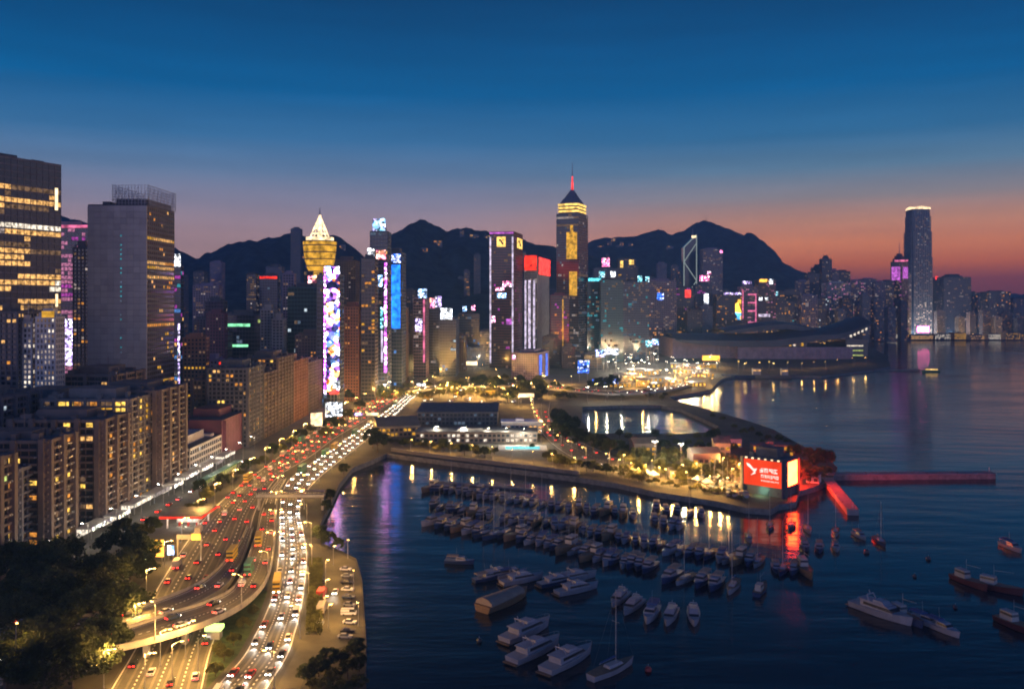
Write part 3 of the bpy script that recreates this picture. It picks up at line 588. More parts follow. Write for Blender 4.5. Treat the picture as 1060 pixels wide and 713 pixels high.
for nm, lab, a in (
    ('pale_apartment_tower', 'pale apartment tower standing alone against the hill, right of the neon edged tower', dict(p=(200, 226, 230, 296, 1150), st='resid', wall='mauve', lit=.25, wins=('pale', 'dim', 'dim'))),
    ('dark_tower', 'dark tower in front of the pale hillside apartment tower', dict(p=(212, 231, 235, 312, 1000), st='office', wall='dark_wall', lit=.08, wins=('dim', 'pale'))),
    ('maroon_tower', 'dark maroon tower with a few pale windows between the grid tower and the black office', dict(p=(214, 232, 235, 325, 850), st='punch', wall='burgundy', lit=.08, wins=('pale', 'dim'))),
    ('black_office_block', 'black office block crossed by two green lit floors', dict(p=(232, 270, 274, 326, 900), st='curtain', wall='dark_wall', lit=.03, wins=('dimcool', 'green'))),
    ('grey_apartment_tower', 'grey apartment tower right of the black office block', dict(p=(270, 283, 287, 321, 880), st='resid', wall='concrete', lit=.08, wins=('dim', 'pale'))),
    ('grey_apartment_tower', 'lower grey apartment tower left of the green glass tower', dict(p=(282, 293, 296, 331, 870), st='resid', wall='concrete', lit=.06, wins=('dim', 'pale'))),
    ('dark_tower', 'dark blue tower with a red glowing roof edge standing against the hill', dict(p=(269, 287, 290, 286, 1250), st='office', wall='blue_dark', lit=.04, wins=('dimcool',))),
    ('brown_tower', 'slim brown tower touching the left side of the green glass tower', dict(p=(293, 304, 306, 284, 960), st='resid', wall='mauve', lit=.1, wins=('dim', 'pale'))),
    ('green_glass_tower', 'green glass tower with a red sign on top, in front of the golden crowned tower', dict(p=(298, 328, 338, 298, 900), st='curtain', wall='teal_dark', lit=.07, row=.1, wins=('dimcool', 'cool', 'dim'), glass='glass_teal')),
    ('dark_tower', 'dark tower holding the tall coloured light wall', dict(p=(328, 352, 356, 285, 850), st='curtain', wall='blue_dark', lit=.08, wins=('dim', 'dimcool', 'blueish'))),
    ('brown_tower', 'reddish brown tower right of the coloured light wall', dict(p=(354, 371, 376, 318, 900), st='punch', wall='rust', lit=.08, wins=('dim', 'amber'))),
    ('brown_tower', 'broad dark brown tower behind the coloured light wall', dict(p=(346, 368, 372, 270, 1150), st='resid', wall='brown_tile', lit=.06, wins=('dim', 'pale'))),
    ('grey_apartment_tower', 'slender tower on the ridge between the hills, left of the golden crown', dict(p=(301, 311, 313, 237, 2600), st='resid', wall='dark_wall', lit=.03, wins=('dim',))),
):
    p = a.pop('p'); t = tpx(nm, lab, *p, **a)
    if 'red glowing' in lab: sign(t, 'f', 269, 287, 286, 288.5, 's_redpanel', 'roof_light_strip', .4)
    if 'two green' in lab:
        sign(t, 'f', 233, 259, 335, 338, 's_green', 'lit_floor', .2, .1); sign(t, 'f', 234, 257, 356.5, 359, 's_green', 'lit_floor', .2, .1)
    if 'red sign on top' in lab:
        sign(t, 'f', 319, 329, 285, 293, 'led_red', 'billboard', .5)
    if 'tall coloured' in lab:
        sign(t, 'f', 335.5, 337.5, 276, 408, 's_magenta', 'light_strip', .6)
        sign(t, 'f', 338, 351.5, 276, 405, 'led_art', 'light_wall', .6)
def golden_tower():
    Y = 1010; x0, x1 = XA(311, Y), XA(344, Y); cx = (x0 + x1) / 2; w = x1 - x0; zt = ZA(249, Y) - LZ
    t = tower('golden_crowned_tower', 'tower with a golden lit crown and a white lit pyramid spire', cx, Y + w / 2, w * .82, w * .82, ZA(281, Y) - LZ, R(0), st='curtain', wall='dark_wall', lit=.1, wins=('dim', 'amber'), roof=None)
    r = t['root']; zb = t['h'] + 1; b = MB(); n = 16
    def ring(rad, k=n): return [(rad * math.cos(2 * math.pi * i / k + math.pi / k), rad * math.sin(2 * math.pi * i / k + math.pi / k)) for i in range(k)]
    zs = [zb, zb + 6, zb + 14, zb + 22, zb + 30, zt]; rs = [w * .36, w * .42, w * .47, w * .5, w * .52, w * .53]
    for i in range(5):
        b.frustum(ring(rs[i]), ring(rs[i + 1]), zs[i] + .6, zs[i + 1] - .6, 0, 1); b.prism(ring(rs[i + 1] + .8), zs[i + 1] - .6, zs[i + 1] + .6, 1)
    b.build('crown', [M['s_goldwin'], M['brown_tile']], r)
    b = MB()
    for k in range(10): b.box(-w * .1, w * .3, -w * .41 - .9, -w * .41 - .3, zb - 28 + k * 2.8, zb - 26 + k * 2.8, 0)
    b.build('lit_panel', M['s_goldwin'], r)
    b = MB(); ap = (0, 0, ZA(221, Y) - LZ); base = ring(w * .36, 4); tip = ZA(213, Y) - LZ
    b.prism(ring(w * .44, 8), zt + .6, zt + 5, 0)
    for p in base:
        b.tube((p[0], p[1], zt + 4), ap, .9, .7, 5)
    for k in range(1, 5):
        u = k / 5; q = [(p[0] * (1 - u), p[1] * (1 - u), zt + 4 + (ap[2] - zt - 4) * u) for p in base]
        for i in range(4): b.tube(q[i], q[(i + 1) % 4], .5, n=4)
    b.tube((0, 0, zt + 4), (0, 0, ap[2]), 3.2, 1.4, 8); b.build('pyramid_frame', M['s_warm'], r)
    b = MB(); b.tube(ap, (0, 0, tip), 1.2, .3, 6); b.build('spire', M['metal'], r)
golden_tower()
for (lab, a, sg) in (
    ('tower stacked with blue, white and red signs, tallest left of the high hill', dict(p=(383, 401, 405, 240, 950), st='curtain', wall='blue_dark', lit=.1, wins=('dim', 'dimcool', 'warm')),
     [('f', 386, 399, 226.5, 239, 'led_blue'), ('f', 380.5, 388, 257, 269.5, 's_white'), ('f', 389.5, 399.5, 259, 268.5, 'led_red'), ('f', 390.5, 396, 285, 296.5, 's_blue'), ('f', 394, 397, 318, 340, 's_cyan'), ('f', 398, 400.5, 272, 385, 's_magenta'), ('f', 394.5, 396.5, 342, 375, 's_edge')]),
    ('dark tower with yellow speckled windows in front of the sign stacked tower', dict(p=(374, 388, 391, 268, 900), st='office', wall='dark_wall', lit=.16, wins=('amber', 'dim', 'gold')), []),
    ('deep blue lit tower right of the sign stacked tower', dict(p=(402, 416, 420, 262, 1020), st='curtain', wall='blue_dark', glass='glass_blue', lit=.06, wins=('blueish', 'dimcool')), [('f', 403, 415, 263, 272, 's_deepblue'), ('f', 403.5, 414.5, 274, 340, 's_bluewash')]),  # lower panel glows in place of blue light washed over the facade
    ('mauve tower with a white blue sign on top and a pink edge', dict(p=(428, 441, 444, 309, 1180), st='curtain', wall='mauve', lit=.1, wins=('dim', 'pale')), [('f', 433, 442, 299, 308.5, 's_blue'), ('f', 430, 437, 330, 343, 's_lilac'), ('f', 438, 440, 310, 375, 's_edgepink')]),
    ('tower with a red and white screen pair on top', dict(p=(443, 457, 460, 320, 1240), st='office', wall='blue_dark', lit=.12, wins=('dim', 'pale', 'blueish')), [('f', 445, 450, 308.5, 319, 'led_red'), ('f', 450.5, 457, 306.5, 318, 's_lilac')]),
    ('tower topped by a broad white screen right of the red and white screens', dict(p=(455, 472, 475, 331, 1200), st='office', wall='blue_dark', lit=.1, wins=('dim', 'blueish', 'cool')), [('f', 456, 468, 319, 330.5, 's_white')]),
    ('dark blue tower with a small blue and a small pink sign on top', dict(p=(474, 496, 499, 325, 1420), st='curtain', wall='blue_dark', lit=.12, wins=('blueish', 'dim', 'dimcool')), [('f', 479, 483, 317, 322, 's_blue'), ('f', 488, 492, 316, 321, 's_pink')]),
    ('slim dark tower between the deep blue tower and the mauve tower', dict(p=(417, 429, 431, 301, 1320), st='resid', wall='dark_wall', lit=.12, wins=('dim', 'pale', 'blueish')), []),
    ('grey blue tower left of the white edged twin logo tower', dict(p=(493, 508, 509, 345, 1500), st='office', wall='concrete', lit=.2, wins=('dim', 'pale', 'warm')), [('f', 497, 505, 366, 371, 's_warm')]),
):
    p = a.pop('p'); t = tpx('signboard_tower' if sg else 'dark_tower', lab, *p, **a)
    for s in sg: sign(t, *s)
# --- the waterfront landmarks
t = tpx('logo_tower', 'dark tower outlined by white edges with a golden emblem near its roof', 507, 532, 541, 240, 1350, 12, st='curtain', wall='burgundy', lit=.06, wins=('dim', 'magenta', 'dim'), roof=None)
for a_ in ((507, 508.6, 245, 376), (530, 531.6, 245, 376)): sign(t, 'f', *a_, 's_edge', 'light_strip', .6)
sign(t, 'f', 507, 531.6, 240, 242, 's_purplerim', 'light_strip', .6)
for a_, m_ in (((520.5, 529.5, 291, 297), 's_pink'), ((514.5, 524, 303.5, 308.5), 's_blue'), ((508.8, 513, 327, 334), 's_pink'), ((524, 530, 330, 336), 's_purplerim'), ((513, 522, 297.5, 301), 's_pink')): sign(t, 'f', *a_, m_, 'billboard', .5)
def emblem(t, face, p0, p1, y0, y1):
    e = sign(t, face, p0, p1, y0, y1, 's_gold', 'emblem', .6)
    m_ = (p0 + p1) / 2; my = (y0 + y1) / 2; du = (p1 - p0); dv = (y1 - y0)
    for k, (a_, b_, c_, d_) in enumerate(((-.28, -.02, -.26, -.06), (-.08, .12, -.12, .1), (.02, .28, .04, .26))):
        o = sign(t, face, m_ + a_ * du, m_ + b_ * du, my + c_ * dv, my + d_ * dv, 'burgundy', 'emblem_mark', 1.12, .1); o.parent = e
emblem(t, 'f', 514.5, 523.5, 245, 255.5); emblem(t, 'r', 534.5, 540, 245, 256)
t = tpx('red_topped_tower', 'tower with white vertical piers and a glowing red top', 543, 556, 568, 267, 1450, 12, st='fins', wall='pale', lit=.12, wins=('pale', 'dim', 'pale'), roof=None)
sign(t, 'f', 543, 556, 264.5, 280, 's_redpanel', 'lit_crown', .9, 2.0); sign(t, 'r', 556, 568, 266, 284, 's_red', 'lit_crown', .9, 2.0)
for a_ in ((543.2, 545), (547, 549.5), (552, 554)): sign(t, 'f', *a_, 290, 362, 's_edge', 'light_strip', 1.0)
def spire_tower():
    Y = 1560; t = tpx('spired_tower', 'tallest central tower with a stepped pyramid roof, red lit spire and golden window panels', 576, 599, 608.5, 221, Y, 22, st='curtain', wall='blue_dark', glass='glass_bronze', lit=.1, row=.06, wins=('dim', 'dimcool', 'pale'), roof=None, fh=4.5)
    r, w, d, h = t['root'], t['w'], t['d'], t['h']
    sc = Y / F
    def sq(k): return [(-w / 2 * k, -d / 2 * k), (w / 2 * k, -d / 2 * k), (w / 2 * k, d / 2 * k), (-w / 2 * k, d / 2 * k)]
    b = MB(); b.prism(sq(.86), h + .95, h + 11 * sc, 0)
    for k in range(3): b.prism(sq(.9), h + (2 + k * 3.5) * sc, h + (4 + k * 3.5) * sc, 1)
    b.build('lit_tier', [M['dark_wall'], M['s_gold']], r)
    b = MB(); b.frustum(sq(.80), sq(.55), h + 11 * sc, h + 17 * sc, 0); b.frustum(sq(.52), sq(.12), h + 17 * sc, h + 26.5 * sc, 0); b.build('pyramid_roof', M['blue_dark'], r)
    b = MB(); b.tube((0, 0, h + 25 * sc), (0, 0, h + 41 * sc), 2.6, 1.2, 8); b.build('lit_mast', M['s_red'], r)
    b = MB(); b.tube((0, 0, h + 41 * sc), (0, 0, h + 56 * sc), 1.1, .25, 6); b.build('spire', M['metal'], r)
    for a_ in ((586.5, 597.5, 240, 268), (589.5, 597.5, 281, 306)): sign(t, 'f', *a_, 's_goldwin', 'golden_window_panel', .4)
    sign(t, 'f', 590.5, 593.5, 233, 240, 's_goldwin', 'golden_window_panel', .4)
spire_tower()
t = tpx('burgundy_block', 'dark burgundy block at the foot of the central spired tower', 570, 589, 592, 306, 1420, st='curtain', wall='burgundy', lit=.12, wins=('dim', 'magenta', 'amber'))
sign(t, 'f', 582, 583.2, 310, 365, 's_goldwin', 'light_strip', .5)
t = tpx('mauve_block', 'low mauve block with a red lamp and blue light stripes before the red topped tower', 530, 556, 568, 366, 1150, 15, st='punch', wall='mauve', lit=.06, wins=('dim', 'pale'))
sign(t, 'f', 530.5, 534, 368, 372, 's_pink', 'sign_lamp', .5)
for a_ in ((557.5, 560), (564, 566)): sign(t, 'r', *a_, 368, 392, 's_edgeblue', 'light_strip', .5)
for (nm, lab, a, sg) in (
    ('teal_tower', 'teal lit tower touching the right side of the central spired tower', dict(p=(608, 622, 623, 290, 1600), st='curtain', wall='teal_dark', glass='glass_teal', lit=.2, wins=('teal', 'dimcool', 'teal')), [('f', 609, 622, 288, 291, 's_teal')]),
    ('dark_tower', 'broad dark green tower with two white roof lamps, right of the teal lit tower', dict(p=(622, 645, 646, 290, 1500), st='curtain', wall='teal_dark', glass='glass_teal', lit=.12, wins=('teal', 'dim', 'dimcool')), [('f', 620, 626, 281, 287, 's_cyan'), ('f', 632, 637, 281, 287, 's_white')]),
    ('blue_tower', 'dark blue tower with two cyan roof lamps', dict(p=(645, 672, 673, 292, 1560), st='curtain', wall='blue_dark', lit=.14, wins=('dimcool', 'teal', 'dim')), [('f', 660, 664.5, 285.5, 291.5, 's_cyan'), ('f', 668, 672, 286.5, 291.5, 's_cyan')]),
    ('dark_tower', 'dark tower behind the two dark green towers with gold lights at its top', dict(p=(640, 658, 660, 268, 2000), st='office', wall='dark_wall', lit=.1, wins=('dim', 'gold')), [('f', 642, 645, 270, 277, 's_gold'), ('f', 651, 656, 269, 274, 's_gold')]),
    ('dark_tower', 'tower carrying a pink flower sign right of the central spired tower', dict(p=(615, 640, 641, 278, 1900), st='office', wall='blue_dark', lit=.1, wins=('dimcool', 'dim')), [('f', 623, 631, 267, 276, 's_pink')]),
    ('brown_tower', 'brown office tower with a blue disc sign, right of the cyan lamp tower', dict(p=(672, 700, 701, 291, 1750), st='office', wall='mauve', lit=.22, wins=('dim', 'amber', 'pale')), [('f', 680, 687, 303, 311, 's_deepblue')]),
    ('dark_tower', 'dark office tower with a red lantern sign below the braced glass tower', dict(p=(700, 718, 719, 298, 1850), st='office', wall='dark_wall', lit=.16, wins=('dim', 'magenta')), [('f', 709, 715, 300, 308, 's_red')]),
    ('grey_tower', 'tall plain grey tower with a red lamp on its right corner, under the peak', dict(p=(728, 748, 749, 258, 2500), st='office', wall='mauve', lit=.16, wins=('dim', 'pale')), [('f', 745, 748, 259, 262, 's_pink')]),
    ('signboard_tower', 'tower with a pink roof sign and a white and blue column of light', dict(p=(720, 737, 738, 295, 2000), st='office', wall='blue_dark', lit=.15, wins=('dim', 'magenta')), [('f', 724, 734, 285, 291, 's_pink'), ('f', 732, 736, 281, 284, 's_pink'), ('f', 728.5, 733.5, 304, 318, 's_white'), ('f', 727, 735, 319, 327, 's_blue'), ('f', 727, 735, 328, 338, 's_deepblue')]),
    ('signboard_tower', 'dark broad block with a rainbow sign and a white roof line', dict(p=(742, 768, 769, 305, 1900), st='office', wall='dark_wall', lit=.16, wins=('dim', 'amber')), [('f', 749, 767, 303, 305, 's_lilac'), ('f', 761, 767, 310, 331, 'led_rainbow')]),
    ('signboard_tower', 'block framed by red neon squares with a white roof sign', dict(p=(767, 784, 785, 297, 1950), st='office', wall='mauve', lit=.2, wins=('pinkish', 'dim')), [('f', 768, 778, 291, 294, 's_lilac')] + [('f', 774, 782.5, y, y + 1.6, 's_edgepink') for y in (304, 312.5, 321, 333)] + [('f', 781.5, 783, 304, 334, 's_edgepink'), ('f', 768, 769.5, 300, 330, 's_edgepink')]),
    ('signboard_tower', 'block with orange top lights and a white corner lamp', dict(p=(785, 803, 804, 290, 2050), st='office', wall='rust', lit=.25, wins=('warm', 'dim', 'pinkish')), [('f', 796, 800, 289, 294, 's_white'), ('f', 786, 794, 289, 292, 's_amber'), ('f', 785.5, 789, 308, 311, 's_white'), ('f', 792, 795, 308, 311, 's_white'), ('f', 785, 797, 325, 328, 's_edge')]),
    ('signboard_tower', 'slim block with a cyan lamp right of the orange lit block', dict(p=(803, 812, 813, 302, 2100), st='office', wall='dark_wall', lit=.2, wins=('dim', 'amber')), [('f', 801, 805, 302, 306, 's_cyan')]),
):
    p = a.pop('p'); t = tpx(nm, lab, *p, **a)
    for s in sg: sign(t, *s)
def braced_tower():
    Y = 2600; h = ZA(262, Y) - LZ; x0, x1 = XA(708, Y), XA(721, Y); w = x1 - x0; cx = (x0 + x1) / 2
    r = empty('braced_glass_tower', (cx, Y + w / 2, LZ), 0, 'glass tower with white lit zigzag bracing and a slanted top, below the peak', 'building')
    hi = ZA(243, Y) - LZ; a = w / 2
    b = MB(); lo = ZA(256, Y) - LZ
    b.v = [(-a, -a, -2), (a, -a, -2), (a, a, -2), (-a, a, -2), (-a, -a, lo), (a, -a, hi), (a, a, hi), (-a, a, lo)]
    b.f = [(0, 1, 5, 4), (1, 2, 6, 5), (2, 3, 7, 6), (3, 0, 4, 7), (4, 5, 6, 7)]; b.m = [0] * 5; b.build('wall', M['glass_blue'], r)
    n = 3; e = 1.7; b = MB(); z = ZA(310, Y) - LZ; st = (lo - z) / 2.5
    pts = []; k = 0
    seq = [(-a, z), (a, z + st * .9), (-a, z + st * 1.8), (a, z + st * 2.7)]
    y = -a - .6
    for p, q in zip(seq, seq[1:]): b.tube((p[0], y, p[1]), (q[0], y, q[1]), e, n=4)
    for sx in (-a, a): b.tube((sx, y, 2), (sx, y, lo if sx < 0 else hi), e, n=4)
    b.tube((-a, y, lo), (a, y, hi), e, n=4)
    emit('brace', (.75, .9, .85), .42, False, .2); b.build('lit_bracing', M['brace'], r)
    b = MB(); b.tube((a * .6, 0, hi - 4), (a * .6, 0, hi + 22), 1.5, .4, 5); b.build('mast', M['metal'], r)
    b = MB(); b.box(a * .2, a * .9, y - 2, y - 1, hi - 10, hi - 3); b.build('roof_lamp', M['s_warm'], r)
braced_tower()
# apartments right of the signs, up to the tall harbour tower
APT = [
    (812, 828, 300, 2300, 'dark_wall', .15, ('dim', 'pale')), (826, 838, 291, 2450, 'mauve', .2, ('dim', 'pale')), (836, 848, 283, 2600, 'dark_wall', .12, ('dim', 'dim', 'pale')), (842, 852, 277, 2750, 'dark_wall', .1, ('dim',)), (851, 861, 268, 2700, 'dark_wall', .1, ('dim', 'pale')),
    (860, 868, 280, 2700, 'mauve', .12, ('dim',)), (866, 880, 281, 2720, 'dark_wall', .1, ('dim', 'pale')), (857, 880, 293, 2350, 'pale', .3, ('pale', 'pinkish', 'dim')), (881, 896, 291, 2400, 'mauve', .22, ('dim', 'pale', 'pinkish')), (893, 908, 289, 2500, 'mauve', .2, ('dim', 'pale')),
    (906, 916, 292, 2420, 'mauve', .2, ('dim', 'pale')), (914, 925, 291, 2550, 'dark_wall', .18, ('dim', 'pale')), (806, 822, 312, 2150, 'dark_wall', .2, ('dim', 'amber', 'teal')), (830, 846, 306, 2200, 'mauve', .25, ('dim', 'pale', 'amber')), (846, 858, 309, 2250, 'dark_wall', .2, ('dim', 'cool'))]
APX = [(a[0], a[2]) for a in APT]
for i, (xl, xr, yt, Y, wl, lt, wn) in enumerate(APT):
    tpx('apartment_tower', f"{ordinal(sorted(APX).index((xl, yt)) + 1)} from the left of the dim apartment towers beyond the exhibition hall", xl, xr, xr, yt, Y, st='resid', wall=wl, lit=lt, wins=wn, group='apartment towers beyond the exhibition hall', roof='steps' if yt < 280 else 'plant', fh=4.5, bay=4.5)
def purple_tower():
    Y = 2550; t = tpx('purple_topped_tower', 'tower with purple lit upper sides and stepped top, left of the tall harbour tower', 922, 933, 940, 271, Y, 40, st='curtain', wall='dark_wall', lit=.16, wins=('dim', 'magenta', 'pale'), roof=None, fh=5)
    r, w, d, h = t['root'], t['w'], t['d'], t['h']
    b = MB(); sc = Y / F
    for k, (s, z) in enumerate(((.8, 3.5), (.6, 6.5), (.35, 9))): b.box(-w / 2 * s, w / 2 * s, -d / 2 * s, d / 2 * s, h + (0 if k == 0 else (3.5, 6.5)[k - 1]) * sc + .95, h + z * sc, 0)
    b.build('stepped_top', M['burgundy'], r)
    b = MB(); b.tube((0, 0, h + 9 * sc), (0, 0, h + 22 * sc), 1.6, .3, 5); b.build('spire', M['metal'], r)
    sign(t, 'f', 923, 932, 276, 290, 's_purplerim', 'light_wall', .5); sign(t, 'r', 934, 939.5, 276, 288, 's_purplerim', 'light_wall', .5); sign(t, 'f', 926, 940, 269, 271, 's_edgepink', 'roof_light_strip', .5)
purple_tower()
def harbour_tower():
    Y = 2760; r = empty('harbour_skyscraper', (XA(954.5, Y), Y + 28, LZ), 0, 'tallest tower on the far harbour front, tapered steps with a bright lit crown', 'building')
    h = ZA(213, Y) - LZ; tiers = [(0, .60, 34), (.60, .80, 32.5), (.80, .92, 30.5), (.92, .975, 28)]
    b = MB(); g = MB(); rnd = random.Random(5); mats = ['dim', 'pale', 'dimcool', 'white']
    for (u0, u1, s) in tiers:
        ch = 6; poly = [(-s + ch, -s), (s - ch, -s), (s, -s + ch), (s, s - ch), (s - ch, s), (-s + ch, s), (-s, s - ch), (-s, -s + ch)]
        b.prism(poly, u0 * h - (2 if u0 == 0 else 0), u1 * h, 0)
        for i in range(-5, 6):
            if abs(i * 5.6) < s - 3: b.box(i * 5.6 - .5, i * 5.6 + .5, -s - .9, -s, u0 * h, u1 * h - .5, 1); b.box(-s - .9, -s, i * 5.6 - .5, i * 5.6 + .5, u0 * h, u1 * h - .5, 1)
        z = u0 * h + 3
        while z < u1 * h - 5:
            for i in range(-5, 5):
                x0_ = i * 5.6 + .7
                dens = .22 + .45 * max(0, 1 - z / (.3 * h))
                if abs(x0_) < s - 6 and rnd.random() < dens: g.face([(x0_, -s - .12, z), (x0_ + 4.2, -s - .12, z), (x0_ + 4.2, -s - .12, z + 2.6), (x0_, -s - .12, z + 2.6)], rnd.choice((0, 0, 1, 2) if z > .25 * h else (1, 1, 3, 0)))
            z += 5
    b.build('wall', [M['glass_blue'], M['concrete']], r); tag(g.build('window_grid', [M['win_' + q] for q in mats], r), kind='stuff')
    b = MB(); s = 26
    for i in range(9):
        x = -s + i * 2 * s / 8
        for y in (-s, s): b.box(x - 1.6, x + 1.6, y - 1, y + 1, .975 * h, h - abs(i - 4) * 1.2, 0)
        for xx in (-s, s): b.box(xx - 1, xx + 1, x - 1.6, x + 1.6, .975 * h - .1, h - abs(i - 4) * 1.2 - .1, 0)
    b.build('lit_crown', M['s_warm'], r)
    b = MB(); b.box(-18, 18, -36.5, -35, 8, 26, 0); b.build('lit_entrance', M['s_pinkflood'], r)
    for x in (-60, 60): L = bpy.data.objects.new('facade_floodlight', lamp_light((1, .9, .85), 500000)); COL.objects.link(L); L.parent = r; L.location = (x, -90, 8)
harbour_tower()
for i, (lab, xl, xr, yt, Y, wl, lt, wn) in enumerate([
    ('slim pale lit tower touching the left side of the tall harbour tower', 937, 943, 284, 2650, 'pale', .4, ('pale', 'white', 'dim')), ('dark slab with a red roof lamp touching the right side of the tall harbour tower', 964, 972, 290, 2900, 'dark_wall', .12, ('dim', 'pale')),
    ('broad dark stepped tower, tallest right of the tall harbour tower', 977, 1005, 287, 2850, 'dark_wall', .1, ('dim', 'pale')), ('dark tower behind the broad stepped one near the right edge', 1000, 1014, 303, 3000, 'dark_wall', .1, ('dim', 'amber')), ('low dark tower between the two clusters at the right edge', 1012, 1023, 306, 2950, 'blue_dark', .16, ('dim', 'amber')),
    ('square dark tower near the right edge of the view', 1024, 1046, 302, 2800, 'dark_wall', .16, ('dim', 'pale', 'amber')), ('rightmost tower of the skyline, cut by the right edge', 1049, 1080, 309, 2900, 'blue_dark', .08, ('dim',)), ('low hotel block left of the purple topped tower', 908, 924, 318, 2500, 'mauve', .25, ('dim', 'pale', 'warm'))]):
    t = tpx('harbour_tower', lab, xl, xr, xr, yt, Y, st='resid', wall=wl, lit=lt, wins=wn, fh=5, bay=5, roof='steps' if i == 2 else 'plant')
    if i == 1: sign(t, 'f', 968, 971, 286, 289.5, 's_red', 'roof_lamp', .5)
HB = []
for key, pts in ((1.7, [(215, 270), (228, 262), (243, 258), (262, 256), (280, 254), (288, 251), (338, 250), (398, 258), (415, 246), (447, 240), (470, 244), (486, 241), (494, 244), (497, 258), (505, 248), (478, 262), (515, 252), (545, 262)]), (5.1, [(632, 252), (660, 250), (672, 245), (680, 244), (686, 248), (690, 253), (704, 246), (758, 252), (640, 262), (665, 262)])):
    for px, py in pts:
        q = on_hill(key, px, py + 9)
        if q: HB.append((px, py, q))
HB.sort()
for i, (px, py, (x, y, z)) in enumerate(HB):
    rh = random.Random(i * 3 + 1); h = 10 + 18 * rh.random()
    tower('hillside_block', f"small lit block on the dark hillside, {ordinal(i + 1)} from the left along the hills", x, y + 4, 12 + 22 * rh.random(), 10, h, rh.uniform(-.3, .3), st='resid', wall='dark_wall', lit=.3, wins=('warm', 'amber', 'dim'), z0=z - 4, group='small blocks on the hills', roof=None, fh=5, bay=5, sides='f')
q = (XA(731, 4700), 4700, ZA(230, 4700)); r_ = empty('summit_mast', q, 0, 'thin mast on the summit of the right hand peak', 'mast')
b = MB(); b.tube((0, 0, -30), (0, 0, 38), 2.6, .7, 6); b.box(-9, 9, -4, 4, -30, 2); b.build('mast', M['dark_metal'], r_)
# --- fill: plainer towers between and behind
fills = []
rf = random.Random(23)
for (xa, xb, n, ya, yb, Ya, Yb, where) in ((200, 330, 10, 345, 385, 860, 930, 'just behind the tenements'), (395, 505, 11, 330, 372, 1250, 1480, 'along the far end of the highway'), (612, 735, 12, 312, 345, 1680, 1850, 'behind the basin and the work site'), (545, 615, 5, 335, 368, 1250, 1400, 'below the red topped tower'), (196, 300, 9, 330, 362, 960, 1060, 'between the tenements and the hill'), (355, 430, 7, 318, 360, 1050, 1300, 'left of the sign towers'), (440, 512, 9, 336, 366, 1500, 1750, 'behind the far highway end'),
                                          (455, 510, 5, 262, 300, 2300, 2700, 'high on the hillside behind the city'), (560, 700, 12, 300, 340, 1900, 2250, 'behind the central spired tower'), (640, 735, 8, 272, 300, 2700, 3000, 'on the slope below the peak'), (735, 850, 12, 296, 318, 2400, 2650, 'behind the neon lit blocks'),
                                          (96, 300, 7, 268, 300, 1500, 2000, 'against the left hill'), (-20, 90, 4, 300, 330, 900, 1100, 'behind the white lit pair'), (850, 935, 8, 302, 322, 2200, 2400, 'left of the purple topped tower'), (970, 1060, 7, 318, 330, 2600, 2750, 'at the right edge')):
    xs = sorted(xa + (xb - xa) * (i + rf.random() * .8) / n for i in range(n))
    for i, x in enumerate(xs):
        Y = Ya + (Yb - Ya) * rf.random(); w = (16 + 14 * rf.random()) * F / Y
        tpx('background_tower', f"{ordinal(i + 1)} from the left of the plain dim towers {where}", x, x + w, x + w + 1, ya + (yb - ya) * rf.random(), Y, depth=22, st=rf.choice(('resid', 'resid', 'office', 'punch')), wall=rf.choice(('dark_wall', 'mauve', 'concrete', 'brown_tile', 'blue_dark')), lit=.08 + .16 * rf.random(),
            wins=rf.choice((('dim', 'pale'), ('dim', 'amber'), ('dim', 'dim', 'warm'), ('dimcool', 'dim'))), group='plain towers ' + where)
# ------------------------------------------------------------------ paved and planted ground
def patch(name, pts, z, m, kind='structure'):
    mb = MB(); P = [G(*p, z) for p in pts]
    mb.v = [(x, y, z) for x, y in P]
    for t in tessellate_polygon([[Vector((x, y, 0)) for x, y in P]]):
        a, b, c = [Vector(mb.v[i]) for i in t]
        mb.f.append(tuple(t if (b - a).cross(c - a).z > 0 else t[::-1])); mb.m.append(0)
    return tag(mb.build(name, M[m]), kind=kind)
patch('pavement', [(282, 718), (302, 682), (318, 650), (321, 600), (323, 575), (318, 556), (331, 556), (336, 566), (352, 572), (368, 581), (373, 600), (376, 640), (377, 662), (345, 672), (318, 695), (305, 725)], LZ + .02, 'paving')
patch('grass_verge', [(214, 712), (246, 678), (259, 655), (268, 636), (277, 612), (272, 609), (255, 627), (232, 643), (222, 670), (213, 700)], LZ + .03, 'grass')
patch('street', [(60, 580), (108, 550), (200, 507), (262, 478), (278, 478), (215, 513), (160, 548), (100, 600)], LZ + .015, 'asphalt')
patch('plaza', [(405, 462), (450, 452), (560, 452), (600, 470), (640, 478), (640, 494), (580, 488), (510, 480), (440, 471)], LZ + .02, 'paving')
patch('street', [(430, 410), (440, 404), (560, 408), (580, 414), (575, 420), (500, 416)], LZ + .025, 'asphalt')
patch('site_yard', [(640, 400), (700, 384), (745, 385), (745, 390), (735, 401), (700, 406), (660, 410)], LZ + .02, 'paving')
patch('club_yard', [(640, 480), (680, 470), (770, 476), (772, 512), (740, 512), (680, 503), (642, 495)], LZ + .02, 'paving')
road('road', [((551, 418), (570, 416), z0), ((552, 430), (569, 429), z0), ((558, 444), (576, 441), z0), ((570, 458), (591, 453), z0), ((588, 471), (612, 462), z0), ((612, 482), (634, 472), z0), ((640, 489), (655, 479), z0)], 2, 'E', surf='deck')
